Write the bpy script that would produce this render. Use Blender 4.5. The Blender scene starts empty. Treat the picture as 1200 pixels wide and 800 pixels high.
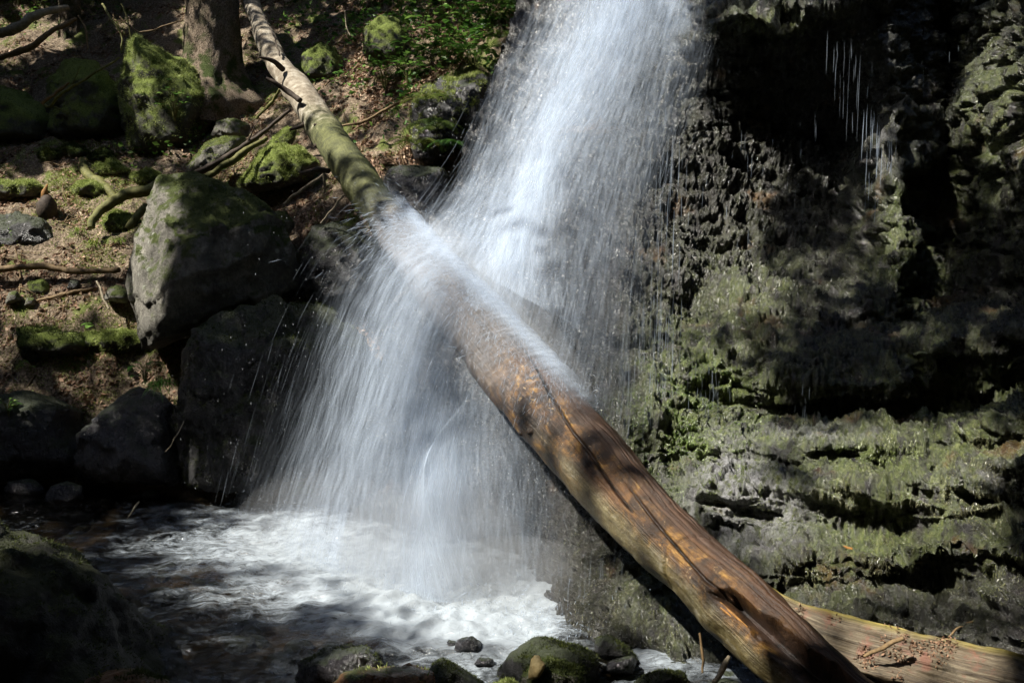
import bpy, bmesh, math, random
import numpy as np
from mathutils import Vector, Matrix

RNG = np.random.default_rng(7)
random.seed(7)
S = bpy.context.scene
COL = S.collection

# ------------------------------------------------------------------ camera
FPX, CAMZ = 933.0, 1.85
PITCH = math.atan(90 / FPX)
cam_data = bpy.data.cameras.new('camera')
cam = bpy.data.objects.new('camera', cam_data)
COL.objects.link(cam)
cam_data.sensor_width = 36.0
cam_data.lens = FPX / 1200 * 36
cam_data.clip_start, cam_data.clip_end = 0.05, 500
cam.location = (0, 0, CAMZ)
cam.rotation_euler = (math.pi / 2 - PITCH, 0, 0)
S.camera = cam
CP, SP = math.cos(PITCH), math.sin(PITCH)


def P(u, v, d):
    """world point seen at photo pixel (u, v) at depth d"""
    x = (np.asarray(u, float) - 600) / FPX * d
    y = (400 - np.asarray(v, float)) / FPX * d
    return np.stack(np.broadcast_arrays(x, CP * d + SP * y, CAMZ + CP * y - SP * d), -1)


def PT(*pts):
    return np.array([P(*p) for p in pts])


def onz(u, v, z=0.0):
    k = (400 - v) / FPX
    d = (z - CAMZ) / (CP * k - SP)
    return P(u, v, d)


def proj(p):
    p = np.asarray(p, float)
    y, z = p[..., 1], p[..., 2] - CAMZ
    d = CP * y - SP * z
    d = np.where(np.abs(d) < 1e-3, 1e-3, d)
    return 600 + FPX * p[..., 0] / d, 400 - FPX * (SP * y + CP * z) / d, d


# ------------------------------------------------------------------ noise
_perm = np.random.default_rng(11).permutation(256)
_perm = np.concatenate([_perm, _perm, _perm])
_g = np.random.default_rng(12).normal(size=(256, 3))
_g /= np.linalg.norm(_g, axis=1)[:, None]


def perlin(p):
    p = np.asarray(p, float)
    i = np.floor(p).astype(np.int64)
    f = p - i
    i &= 255
    w = f * f * f * (f * (f * 6 - 15) + 10)
    out = 0
    for dx in (0, 1):
        for dy in (0, 1):
            for dz in (0, 1):
                h = _perm[_perm[_perm[(i[:, 0] + dx) & 255] + ((i[:, 1] + dy) & 255)] + ((i[:, 2] + dz) & 255)]
                g = _g[h]
                dot = g[:, 0] * (f[:, 0] - dx) + g[:, 1] * (f[:, 1] - dy) + g[:, 2] * (f[:, 2] - dz)
                out = out + dot * (w[:, 0] if dx else 1 - w[:, 0]) * (w[:, 1] if dy else 1 - w[:, 1]) * (w[:, 2] if dz else 1 - w[:, 2])
    return out * 1.6


def fbm(p, scale, octaves=4, gain=.5, off=0., ridged=False):
    p = np.asarray(p, float).reshape(-1, 3) / np.asarray(scale) + off
    a, s, out = 1.0, 1.0, 0
    for k in range(octaves):
        n = perlin(p * s + 17.3 * k)
        out = out + a * ((1 - 2 * np.abs(n)) if ridged else n)
        a *= gain
        s *= 2.03
    return out


def cells(p, size, warp, seed):
    q = p + np.column_stack([fbm(p, warp, 2, off=seed + k) for k in (1, 5, 9)]) * np.array(size) * .9
    q = np.floor(q / np.array(size)).astype(np.int64)
    h = _perm[(_perm[(_perm[q[:, 0] & 255] + q[:, 1]) & 255] + q[:, 2] + seed) & 255]
    return h / 255. - .5


def sstep(a, b, x):
    t = np.clip((x - a) / (b - a), 0, 1)
    return t * t * (3 - 2 * t)


# ------------------------------------------------------------------ mesh helpers
def link_mesh(name, verts, faces, mat, parent=None, smooth=True, attrs=None, uv=None):
    verts = np.ascontiguousarray(verts, dtype=np.float32).reshape(-1, 3)
    me = bpy.data.meshes.new(name)
    groups = faces if isinstance(faces, list) and len(faces) and isinstance(faces[0], np.ndarray) else [np.asarray(faces)]
    loops, totals = [], []
    for g in groups:
        g = np.asarray(g, dtype=np.int32)
        if len(g):
            loops.append(g.ravel())
            totals.append(np.full(len(g), g.shape[1], np.int32))
    loops = np.concatenate(loops)
    totals = np.concatenate(totals)
    me.vertices.add(len(verts))
    me.vertices.foreach_set('co', verts.ravel())
    me.loops.add(len(loops))
    me.loops.foreach_set('vertex_index', loops)
    me.polygons.add(len(totals))
    starts = np.concatenate([[0], np.cumsum(totals)[:-1]]).astype(np.int32)
    me.polygons.foreach_set('loop_start', starts)
    me.polygons.foreach_set('loop_total', totals)
    me.update(calc_edges=True)
    me.polygons.foreach_set('use_smooth', np.full(len(totals), smooth))
    for k, a in (attrs or {}).items():
        a = np.asarray(a, np.float32)
        if a.ndim == 1:
            at = me.attributes.new(k, 'FLOAT', 'POINT')
            at.data.foreach_set('value', a)
        else:
            at = me.attributes.new(k, 'FLOAT_VECTOR', 'POINT')
            at.data.foreach_set('vector', a.ravel())
    me.validate()
    if mat:
        me.materials.append(mat)
    o = bpy.data.objects.new(name, me)
    COL.objects.link(o)
    if parent:
        o.parent = parent
    return o


def tag(o, label=None, cat=None, group=None, kind=None):
    if label: o['label'] = label
    if cat: o['category'] = cat
    if group: o['group'] = group
    if kind: o['kind'] = kind
    return o


def empty(name, loc=(0, 0, 0)):
    o = bpy.data.objects.new(name, None)
    o.location = loc
    COL.objects.link(o)
    return o


def grid_faces(nr, nc, wrap=False):
    r = np.arange(nr - 1)[:, None]
    c = np.arange(nc if wrap else nc - 1)[None, :]
    c2 = (c + 1) % nc
    a = r * nc + c
    b = r * nc + c2
    return np.stack([a, b, b + nc, a + nc], -1).reshape(-1, 4)


def vnormals(v, f):
    n = np.zeros_like(v)
    a = v[f[:, 2]] - v[f[:, 0]]
    b = v[f[:, -1]] - v[f[:, 1]]
    fn = np.cross(a, b) if f.shape[1] == 4 else np.cross(v[f[:, 1]] - v[f[:, 0]], v[f[:, 2]] - v[f[:, 0]])
    for k in range(f.shape[1]):
        np.add.at(n, f[:, k], fn)
    return n / (np.linalg.norm(n, axis=1)[:, None] + 1e-12)


def catmull(pts, n):
    """resample along axis 0 with a Catmull-Rom spline, n samples per segment grid"""
    pts = np.asarray(pts, float)
    m = len(pts)
    t = np.linspace(0, m - 1, n)
    i = np.clip(t.astype(int), 0, m - 2)
    f = (t - i).reshape((-1,) + (1,) * (pts.ndim - 1))
    p0, p1, p2, p3 = pts[np.clip(i - 1, 0, m - 1)], pts[i], pts[i + 1], pts[np.clip(i + 2, 0, m - 1)]
    return .5 * (2 * p1 + (p2 - p0) * f + (2 * p0 - 5 * p1 + 4 * p2 - p3) * f ** 2 + (3 * p1 - p0 - 3 * p2 + p3) * f ** 3)


def lerp_rows(pts, t):
    """linear sample of (m, ...) rows at parameters t in [0, m-1]"""
    i = np.clip(t.astype(int), 0, len(pts) - 2)
    f = (t - i).reshape((-1,) + (1,) * (pts.ndim - 1))
    return pts[i] * (1 - f) + pts[i + 1] * f


def tube_geo(pts, radii, nseg=8, cap=True, rough=0.0, seed=0.0):
    pts = np.asarray(pts, float)
    n = len(pts)
    radii = np.broadcast_to(np.asarray(radii, float), (n,))
    T = np.gradient(pts, axis=0)
    T /= np.linalg.norm(T, axis=1)[:, None] + 1e-9
    ref = np.array([0, 0, 1.]) if abs(T[0, 2]) < .9 else np.array([1., 0, 0])
    N = np.zeros_like(T)
    x = np.cross(T[0], ref)
    for i in range(n):
        x = x - T[i] * x.dot(T[i])
        x /= np.linalg.norm(x) + 1e-9
        N[i] = x
    B = np.cross(T, N)
    a = np.linspace(0, 2 * np.pi, nseg, endpoint=False)
    v = pts[:, None] + radii[:, None, None] * (np.cos(a)[None, :, None] * N[:, None] + np.sin(a)[None, :, None] * B[:, None])
    v = v.reshape(-1, 3)
    if rough:
        c = np.repeat(pts, nseg, 0)
        r = fbm(v, rough * 6, 3, off=seed)
        v = c + (v - c) * (1 + .28 * r)[:, None]
    f = grid_faces(n, nseg, True)
    fl = [f]
    if cap:
        v = np.vstack([v, pts[0], pts[-1]])
        k = np.arange(nseg)
        k2 = (k + 1) % nseg
        fl.append(np.vstack([np.stack([k2, k, np.full(nseg, n * nseg)], -1),
                             np.stack([k + (n - 1) * nseg, k2 + (n - 1) * nseg, np.full(nseg, n * nseg + 1)], -1)]))
    return v, fl


def merge(geos):
    vs, fq, ft, o = [], [], [], 0
    for v, fl in geos:
        for f in (fl if isinstance(fl, list) else [fl]):
            (fq if f.shape[1] == 4 else ft).append(f + o)
        vs.append(v)
        o += len(v)
    out = []
    if fq: out.append(np.vstack(fq))
    if ft: out.append(np.vstack(ft))
    return np.vstack(vs), out


def sample_faces(v, f, n, rng=RNG, weight=None):
    """area-weighted random points on quads or tris"""
    if f.shape[1] == 4:
        f = np.vstack([f[:, [0, 1, 2]], f[:, [0, 2, 3]]])
    a, b, c = v[f[:, 0]], v[f[:, 1]], v[f[:, 2]]
    cr = np.cross(b - a, c - a)
    ar = np.linalg.norm(cr, axis=1) + 1e-12
    w = ar.copy()
    if weight is not None:
        w = w * weight(( a + b + c) / 3, cr / ar[:, None])
    if w.sum() <= 0:
        return np.zeros((0, 3)), np.zeros((0, 3))
    i = rng.choice(len(f), n, p=w / w.sum())
    r1, r2 = rng.random(n), rng.random(n)
    q = np.sqrt(r1)
    p = (1 - q)[:, None] * a[i] + (q * (1 - r2))[:, None] * b[i] + (q * r2)[:, None] * c[i]
    return p, (cr / ar[:, None])[i]


def unit(a):
    return a / (np.linalg.norm(a, axis=-1, keepdims=True) + 1e-12)


def blades_geo(p, d, ln, wd, rng=RNG, leaf=False):
    n = len(p)
    d = unit(d)
    side = unit(np.cross(d, unit(rng.normal(size=(n, 3)))))
    if leaf:
        nn = np.cross(d, side)
        v = np.stack([p, p + d * (ln * .5)[:, None] + side * (wd * .5)[:, None] + nn * (ln * .08)[:, None],
                      p + d * ln[:, None], p + d * (ln * .5)[:, None] - side * (wd * .5)[:, None] + nn * (ln * .08)[:, None]], 1).reshape(-1, 3)
        f = np.arange(n * 4).reshape(-1, 4)
        return v, f, 4
    v = np.stack([p - side * (wd * .5)[:, None], p + side * (wd * .5)[:, None], p + d * ln[:, None]], 1).reshape(-1, 3)
    return v, np.arange(n * 3).reshape(-1, 3), 3


# ------------------------------------------------------------------ node helper
class NT:
    def __init__(s, name):
        s.m = bpy.data.materials.new(name)
        s.m.use_nodes = True
        s.t = s.m.node_tree
        s.t.nodes.clear()
        s.out = s.t.nodes.new('ShaderNodeOutputMaterial')

    def n(s, typ, ins=None, **props):
        nd = s.t.nodes.new('ShaderNode' + typ)
        for k, v in props.items():
            setattr(nd, k, v)
        for k, v in (ins or {}).items():
            s.set(nd.inputs[k], v)
        return nd

    def set(s, sock, v):
        if isinstance(v, bpy.types.NodeSocket):
            s.t.links.new(v, sock)
        elif isinstance(v, bpy.types.Node):
            s.t.links.new(v.outputs[0], sock)
        else:
            if isinstance(v, tuple) and len(v) == 3 and sock.type == 'RGBA':
                v = (*v, 1)
            sock.default_value = v

    def math(s, op, a, b=0.0, c=0.0, clamp=False):
        return s.n('Math', {0: a, 1: b, 2: c}, operation=op, use_clamp=clamp).outputs[0]

    def vmath(s, op, a, b=(0, 0, 0)):
        return s.n('VectorMath', {0: a, 1: b}, operation=op).outputs[0]

    def noise(s, vec, scale, detail=4., rough=.55, dist=0., out=0):
        return s.n('TexNoise', {'Vector': vec, 'Scale': scale, 'Detail': detail, 'Roughness': rough, 'Distortion': dist}).outputs[out]

    def ramp(s, fac, stops):
        nd = s.n('ValToRGB', {0: fac})
        e = nd.color_ramp.elements
        while len(e) < len(stops):
            e.new(.5)
        for el, (p, c) in zip(e, stops):
            el.position = p
            el.color = (*c, 1) if len(c) == 3 else c
        return nd.outputs[0]

    def rng(s, x, a, b, c=0., d=1.):
        return s.n('MapRange', {0: x, 1: a, 2: b, 3: c, 4: d}, interpolation_type='SMOOTHSTEP').outputs[0]

    def mix(s, f, a, b):
        nd = s.n('Mix', data_type='RGBA')
        s.set(nd.inputs[0], f); s.set(nd.inputs[6], a); s.set(nd.inputs[7], b)
        return nd.outputs[2]

    def attr(s, name, out='Fac'):
        return s.n('Attribute', attribute_name=name).outputs[out]

    def pos(s):
        return s.n('TexCoord').outputs['Object']

    def bump(s, h, strength=.5, dist=.01, normal=None):
        ins = {'Height': h, 'Strength': strength, 'Distance': dist}
        if normal is not None: ins['Normal'] = normal
        return s.n('Bump', ins).outputs[0]

    def bsdf(s, **k):
        ins = {'Base Color': k.get('col', (.5, .5, .5)), 'Roughness': k.get('rough', .6)}
        if 'normal' in k: ins['Normal'] = k['normal']
        if 'spec' in k: ins['Specular IOR Level'] = k['spec']
        if 'alpha' in k: ins['Alpha'] = k['alpha']
        if 'trans' in k: ins['Transmission Weight'] = k['trans']
        if 'coat' in k: ins['Coat Weight'] = k['coat']
        return s.n('BsdfPrincipled', ins).outputs[0]

    def done(s, shader):
        s.t.links.new(shader, s.out.inputs[0])
        return s.m


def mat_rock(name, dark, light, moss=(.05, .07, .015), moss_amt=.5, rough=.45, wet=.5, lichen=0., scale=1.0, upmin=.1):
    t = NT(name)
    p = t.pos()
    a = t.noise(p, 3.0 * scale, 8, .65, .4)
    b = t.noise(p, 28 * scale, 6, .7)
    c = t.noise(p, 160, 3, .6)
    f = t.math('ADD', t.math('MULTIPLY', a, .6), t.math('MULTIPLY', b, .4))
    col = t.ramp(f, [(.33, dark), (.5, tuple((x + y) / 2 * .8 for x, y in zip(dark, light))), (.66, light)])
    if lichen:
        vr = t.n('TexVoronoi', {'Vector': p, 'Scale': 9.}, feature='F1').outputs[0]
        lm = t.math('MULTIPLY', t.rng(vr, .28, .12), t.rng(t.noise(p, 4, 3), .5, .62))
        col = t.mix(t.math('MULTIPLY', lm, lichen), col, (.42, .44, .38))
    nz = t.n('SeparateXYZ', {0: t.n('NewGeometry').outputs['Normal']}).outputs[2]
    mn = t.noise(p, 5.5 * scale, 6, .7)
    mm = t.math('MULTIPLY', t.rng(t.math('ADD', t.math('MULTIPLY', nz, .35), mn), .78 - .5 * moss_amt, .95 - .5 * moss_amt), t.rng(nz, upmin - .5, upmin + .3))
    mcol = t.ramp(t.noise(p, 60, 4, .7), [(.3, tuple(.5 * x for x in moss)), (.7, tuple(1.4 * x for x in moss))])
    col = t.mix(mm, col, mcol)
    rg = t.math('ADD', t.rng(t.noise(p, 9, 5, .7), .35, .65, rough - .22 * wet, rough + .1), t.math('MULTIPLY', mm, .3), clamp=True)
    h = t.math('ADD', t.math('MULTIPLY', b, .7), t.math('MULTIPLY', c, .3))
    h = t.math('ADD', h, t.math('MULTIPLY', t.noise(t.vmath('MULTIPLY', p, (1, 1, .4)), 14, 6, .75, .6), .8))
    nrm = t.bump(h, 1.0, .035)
    return t.done(t.bsdf(col=col, rough=rg, normal=nrm, spec=.3 + .4 * wet))


def mat_blade(name, stops, rough=.6, transl=.35):
    t = NT(name)
    col = t.ramp(t.attr('tone'), stops)
    d = t.bsdf(col=col, rough=rough, spec=.3)
    tr = t.n('BsdfTranslucent', {0: col}).outputs[0]
    return t.done(t.n('MixShader', {0: transl, 1: d, 2: tr}).outputs[0])


M = {}
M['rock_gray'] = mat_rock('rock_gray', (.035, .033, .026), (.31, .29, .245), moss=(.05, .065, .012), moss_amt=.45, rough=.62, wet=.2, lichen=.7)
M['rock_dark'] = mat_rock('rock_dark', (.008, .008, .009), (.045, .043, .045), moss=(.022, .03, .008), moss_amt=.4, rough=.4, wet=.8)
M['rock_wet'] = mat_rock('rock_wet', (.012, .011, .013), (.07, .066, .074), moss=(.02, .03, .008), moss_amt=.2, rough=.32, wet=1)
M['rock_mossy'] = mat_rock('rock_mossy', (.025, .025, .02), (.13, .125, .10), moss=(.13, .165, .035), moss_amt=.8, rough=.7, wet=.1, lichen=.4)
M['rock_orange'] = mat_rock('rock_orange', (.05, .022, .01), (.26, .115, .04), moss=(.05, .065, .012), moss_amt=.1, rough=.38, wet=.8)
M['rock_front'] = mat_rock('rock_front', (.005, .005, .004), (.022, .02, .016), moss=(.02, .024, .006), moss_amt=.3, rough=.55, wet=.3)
M['moss_bright'] = mat_blade('moss_bright', [(0, (.06, .08, .014)), (.5, (.26, .32, .075)), (1, (.52, .56, .24))])
M['moss_dark'] = mat_blade('moss_dark', [(0, (.012, .018, .004)), (.6, (.045, .06, .012)), (1, (.11, .13, .03))])


def mat_cliff_moss():
    t = NT('moss_cliff')
    a = t.ramp(t.attr('tone'), [(0, (.022, .022, .012)), (.4, (.085, .082, .045)), (.75, (.29, .29, .15)), (1, (.60, .60, .45))])
    b = t.ramp(t.attr('tone'), [(0, (.018, .036, .006)), (.4, (.09, .15, .026)), (.75, (.26, .36, .09)), (1, (.52, .64, .32))])
    col = t.mix(t.attr('hue'), a, b)
    d = t.bsdf(col=col, rough=.32, spec=.7)
    return t.done(t.n('MixShader', {0: .18, 1: d, 2: t.n('BsdfTranslucent', {0: col}).outputs[0]}).outputs[0])


M['moss_cliff'] = mat_cliff_moss()
M['leaf'] = mat_blade('leaf', [(0, (.018, .055, .008)), (.6, (.07, .17, .025)), (1, (.20, .32, .07))], rough=.45, transl=.35)
M['frond'] = mat_blade('frond', [(0, (.03, .06, .008)), (.6, (.08, .13, .018)), (1, (.20, .24, .05))], rough=.5, transl=.35)
M['litter'] = mat_blade('litter', [(0, (.06, .032, .018)), (.5, (.24, .14, .085)), (.85, (.48, .34, .23)), (1, (.66, .54, .40))], rough=.7, transl=.12)
M['crown_blocker'] = mat_blade('crown_blocker', [(0, (.01, .025, .004)), (1, (.04, .07, .012))], transl=.12)


def mat_ground():
    t = NT('soil')
    p = t.pos()
    a = t.noise(p, 2.2, 6, .65)
    b = t.noise(p, 45, 6, .75)
    c = t.noise(p, 14, 5, .7, .6)
    col = t.ramp(b, [(.3, (.028, .020, .012)), (.5, (.17, .125, .083)), (.68, (.48, .385, .28))])
    col = t.mix(t.rng(c, .54, .68), col, (.035, .024, .015))
    nz = t.n('SeparateXYZ', {0: t.n('NewGeometry').outputs['Normal']}).outputs[2]
    mcol = t.ramp(t.noise(p, 70, 4, .7), [(.3, (.03, .04, .008)), (.7, (.17, .20, .045))])
    col = t.mix(t.rng(a, .54, .62), col, mcol)
    z = t.n('SeparateXYZ', {0: p}).outputs[2]
    col = t.mix(t.rng(z, .12, -.02), col, t.ramp(t.noise(p, 20, 4), [(.3, (.025, .018, .009)), (.7, (.10, .065, .03))]))
    return t.done(t.bsdf(col=col, rough=.85, normal=t.bump(t.math('ADD', b, c), .9, .03), spec=.25))


def mat_cliff():
    t = NT('wet_cliff')
    p = t.pos()
    st = t.vmath('MULTIPLY', p, (1, 1, .28))
    a = t.noise(st, 4, 7, .65, .5)
    b = t.noise(st, 34, 6, .75)
    c = t.noise(p, 120, 4, .7)
    col = t.ramp(t.math('ADD', t.math('MULTIPLY', a, .55), t.math('MULTIPLY', b, .45)),
                 [(.34, (.006, .0055, .0055)), (.5, (.018, .016, .0155)), (.62, (.045, .041, .040)), (.76, (.10, .088, .078))])
    ms = t.attr('mossy')
    mm = t.math('MULTIPLY', ms, t.rng(t.noise(st, 9, 6, .7), .36, .56))
    mc = t.ramp(t.noise(st, 48, 5, .75), [(.3, (.018, .025, .007)), (.5, (.08, .10, .03)), (.7, (.22, .24, .09))])
    col = t.mix(mm, col, mc)
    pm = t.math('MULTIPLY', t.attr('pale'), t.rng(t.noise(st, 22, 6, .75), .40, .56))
    col = t.mix(pm, col, t.ramp(t.noise(st, 60, 4, .7), [(.3, (.10, .10, .105)), (.7, (.36, .36, .37))]))  # silvery wet sheen painted into the rock colour
    oc = t.math('MULTIPLY', t.rng(t.noise(p, 2.6, 4, .6), .60, .70), .55)
    col = t.mix(oc, col, (.12, .062, .02))
    rg = t.rng(t.noise(p, 15, 5, .7), .3, .7, .16, .42)
    h = t.math('ADD', t.math('MULTIPLY', b, .6), t.math('MULTIPLY', c, .6))
    return t.done(t.bsdf(col=col, rough=rg, normal=t.bump(h, 1.0, .03), spec=.8))


M['soil'] = mat_ground()
M['cliff'] = mat_cliff()


def mat_log():
    t = NT('log_wood')
    q = t.attr('lc', 'Vector')           # x length in metres, y angle, z circumference metres
    p = t.pos()
    sx = t.n('SeparateXYZ', {0: q})
    ln = sx.outputs[0]
    gr = t.vmath('MULTIPLY', q, (3.0, 0, 85))
    grain = t.noise(gr, 1.0, 5, .7, .3)
    pat = t.noise(t.vmath('MULTIPLY', q, (2.6, 0, 7)), 1.0, 6, .65, 1.2)
    blot = t.noise(p, 13, 6, .7, .4)
    spk = t.noise(p, 90, 3, .7)
    mot = t.noise(t.vmath('MULTIPLY', p, (1, 1, 1)), 6.5, 7, .72, .9)
    fmot = t.noise(t.vmath('MULTIPLY', q, (9, 0, 30)), 1.0, 6, .75, .8)
    mixv = t.math('ADD', t.math('MULTIPLY', mot, .55), t.math('ADD', t.math('MULTIPLY', fmot, .3), t.math('MULTIPLY', pat, .15)))
    orange = t.ramp(mixv, [(.38, (.010, .006, .004)), (.48, (.040, .020, .008)), (.54, (.125, .060, .015)), (.61, (.32, .18, .042)), (.68, (.42, .29, .13))])
    orange = t.mix(t.math('MULTIPLY', t.rng(t.noise(p, 8, 5, .6, .3), .50, .58), .8), orange, (.022, .013, .008))
    orange = t.mix(t.rng(blot, .55, .64), orange, (.024, .014, .009))
    orange = t.mix(t.math('MULTIPLY', t.rng(grain, .54, .66), .6), orange, (.022, .012, .008))
    orange = t.mix(t.math('MULTIPLY', t.rng(t.noise(p, 4, 5, .6), .52, .62), .7), orange, t.mix(fmot, (.035, .015, .007), (.15, .066, .018)))
    orange = t.mix(t.math('MULTIPLY', t.rng(t.noise(p, 26, 5, .75, .6), .60, .68), .8), orange, (.36, .25, .13))
    # greener, lichen-grey lower side close to the root end
    th = sx.outputs[1]
    low = t.math('MULTIPLY', t.rng(th, -.25, -.75), t.rng(ln, 2.1, 1.2))
    grn = t.ramp(blot, [(.35, (.05, .036, .012)), (.55, (.14, .115, .045)), (.7, (.30, .27, .19))])
    orange = t.mix(t.math('MULTIPLY', low, .85), orange, grn)
    up = t.math('MULTIPLY', t.rng(t.math('ADD', th, t.math('MULTIPLY', blot, .5)), .55, .95), t.rng(ln, 3.4, 2.6))
    orange = t.mix(t.math('MULTIPLY', up, .9), orange, t.ramp(grain, [(.35, (.012, .006, .004)), (.65, (.075, .033, .013))]))  # shade of the upper side painted into the dark brown wood
    wetg = t.ramp(t.math('ADD', t.math('MULTIPLY', pat, .6), t.math('MULTIPLY', grain, .4)), [(.35, (.03, .024, .02)), (.65, (.12, .095, .078))])
    mossg = t.ramp(blot, [(.35, (.03, .034, .010)), (.65, (.12, .125, .04))])
    pale = t.ramp(t.math('ADD', t.math('MULTIPLY', pat, .5), t.math('MULTIPLY', blot, .5)), [(.36, (.09, .066, .042)), (.5, (.22, .185, .135)), (.64, (.40, .365, .30))])
    col = t.mix(t.rng(t.math('ADD', ln, t.math('MULTIPLY', pat, .5)), 2.3, 2.85), orange, wetg)
    col = t.mix(t.rng(ln, 4.2, 4.7), col, mossg)
    col = t.mix(t.rng(t.math('ADD', ln, t.math('MULTIPLY', blot, 1.2)), 6.5, 7.2), col, pale)
    rot = t.attr('rot')
    col = t.mix(rot, col, t.ramp(blot, [(.4, (.006, .004, .003)), (.7, (.055, .03, .02))]))
    rg = t.math('ADD', t.rng(ln, 4.2, 6., .33, .75), t.math('MULTIPLY', spk, .2), clamp=True)
    h = t.math('ADD', t.math('MULTIPLY', grain, .9), t.math('ADD', t.math('MULTIPLY', t.noise(p, 40, 6, .75), .6), t.math('MULTIPLY', spk, .35)))
    return t.done(t.bsdf(col=col, rough=rg, normal=t.bump(h, .8, .014), spec=.42))


def mat_plank():
    t = NT('split_wood')
    q = t.attr('lc', 'Vector')
    p = t.pos()
    grain = t.noise(t.vmath('MULTIPLY', q, (3, 60, 60)), 1, 6, .75, .4)
    blot = t.noise(p, 9, 6, .7, .5)
    col = t.ramp(grain, [(.3, (.020, .013, .008)), (.48, (.075, .054, .031)), (.6, (.15, .122, .078)), (.74, (.32, .27, .18))])
    col = t.mix(t.math('MULTIPLY', t.rng(blot, .54, .66), .7), col, (.15, .055, .035))
    col = t.mix(t.math('MULTIPLY', t.rng(blot, .48, .38), .85), col, (.04, .03, .016))
    col = t.mix(t.math('MULTIPLY', t.attr('edge'), t.rng(t.noise(p, 8, 4), .3, .55)), col, t.ramp(grain, [(.3, (.07, .06, .010)), (.7, (.26, .20, .035))]))
    return t.done(t.bsdf(col=col, rough=.6, normal=t.bump(t.math('ADD', grain, blot), .7, .012), spec=.4))


def mat_bark():
    t = NT('spruce_bark')
    p = t.pos()
    v = t.n('TexVoronoi', {'Vector': t.vmath('ADD', t.vmath('MULTIPLY', p, (26, 26, 11)), t.n('TexNoise', {'Vector': p, 'Scale': 12.}).outputs[1])}, feature='F1')
    b = t.noise(p, 40, 5, .7)
    f = t.math('ADD', t.math('MULTIPLY', v.outputs[0], .7), t.math('MULTIPLY', b, .5))
    col = t.ramp(f, [(.25, (.42, .34, .26)), (.6, (.23, .175, .125)), (.95, (.025, .018, .012))])
    z = t.n('SeparateXYZ', {0: p}).outputs[2]
    mm = t.math('MULTIPLY', t.rng(z, 1.3, .1), t.rng(t.noise(p, 6, 4), .45, .6))
    col = t.mix(mm, col, (.045, .065, .012))
    return t.done(t.bsdf(col=col, rough=.85, normal=t.bump(t.math('SUBTRACT', 1., f), 1., .03), spec=.2))


def mat_twig(name, a, b):
    t = NT(name)
    p = t.pos()
    col = t.ramp(t.noise(p, 30, 5, .7), [(.3, a), (.7, b)])
    return t.done(t.bsdf(col=col, rough=.75, normal=t.bump(t.noise(p, 90, 3), .5, .006), spec=.25))


M['log'] = mat_log()
M['plank'] = mat_plank()
M['bark'] = mat_bark()
M['twig_pale'] = mat_twig('twig_pale', (.16, .13, .085), (.42, .36, .26))
M['twig_dark'] = mat_twig('twig_dark', (.015, .010, .007), (.07, .05, .035))
M['twig_green'] = mat_twig('twig_green', (.05, .055, .014), (.17, .16, .05))
M['twig_brown'] = mat_twig('twig_brown', (.07, .045, .022), (.22, .15, .075))
M['stump'] = mat_twig('stump_wood', (.10, .045, .012), (.32, .16, .045))
M['yellow'] = mat_twig('broken_face', (.28, .19, .06), (.60, .48, .25))


# water -------------------------------------------------------------------
WATER_COL = (.66, .76, .90)


def white_water(t, alpha):
    d = t.n('BsdfDiffuse', {0: WATER_COL}).outputs[0]
    tr = t.n('BsdfTranslucent', {0: WATER_COL}).outputs[0]
    body = t.n('MixShader', {0: .5, 1: d, 2: tr}).outputs[0]
    tp = t.n('BsdfTransparent').outputs[0]
    return t.n('MixShader', {0: alpha, 1: tp, 2: body}).outputs[0]


def mat_sheet(name, k1=42., k2=150., base=.34, gain=1.0, vlen=2.6):
    """water sheet: attribute flow = (metres across, metres along, layer), dens = how much water"""
    t = NT(name)
    q = t.attr('flow', 'Vector')
    dens = t.attr('dens')
    wob = t.n('TexNoise', {'Vector': t.vmath('MULTIPLY', q, (2.5, .8, 3.1)), 'Scale': 1.}).outputs[0]
    q2 = t.vmath('ADD', q, t.n('CombineXYZ', {0: t.math('MULTIPLY', wob, .05)}).outputs[0])
    n1 = t.noise(t.vmath('MULTIPLY', q2, (k1, vlen, 7.7)), 1, 3, .6)
    n2 = t.noise(t.vmath('MULTIPLY', q2, (k2, vlen * 2.4, 5.3)), 1, 3, .65)
    n3 = t.noise(t.vmath('MULTIPLY', q2, (7, 1.6, 9.1)), 1, 4, .6)
    st = t.math('ADD', t.math('MULTIPLY', n1, .55), t.math('MULTIPLY', n2, .45))
    st = t.rng(st, .30, .72)
    st = t.math('ADD', t.math('MULTIPLY', st, 1 - base), base)
    big = t.rng(n3, .25, .68, .68, 1.1)
    al = t.math('MULTIPLY', t.math('MULTIPLY', t.math('MULTIPLY', st, big), dens), gain, clamp=True)
    # streak contrast rises where the water thins out
    thin = t.math('POWER', t.rng(t.math('ADD', t.math('MULTIPLY', n1, .5), t.math('MULTIPLY', n2, .5)), .40, .66), 1.3)
    al2 = t.math('MULTIPLY', t.math('MULTIPLY', thin, dens), 1.1, clamp=True)
    f = t.rng(dens, .05, .5)
    al = t.math('ADD', t.math('MULTIPLY', al, f), t.math('MULTIPLY', al2, t.math('SUBTRACT', 1., f)), clamp=True)
    return t.done(white_water(t, al))


def mat_strand(name, gain=1.):
    t = NT(name)
    return t.done(white_water(t, t.math('MULTIPLY', t.attr('dens'), gain, clamp=True)))


M['sheet'] = mat_sheet('falling_water')
M['strand'] = mat_strand('water_strands')


def mat_drop():
    t = NT('water_drops')
    g = t.bsdf(col=(.85, .9, .95), rough=.12, spec=.9)
    return t.done(t.n('MixShader', {0: .35, 1: t.n('BsdfTransparent').outputs[0], 2: g}).outputs[0])


M['drop'] = mat_drop()


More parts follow.
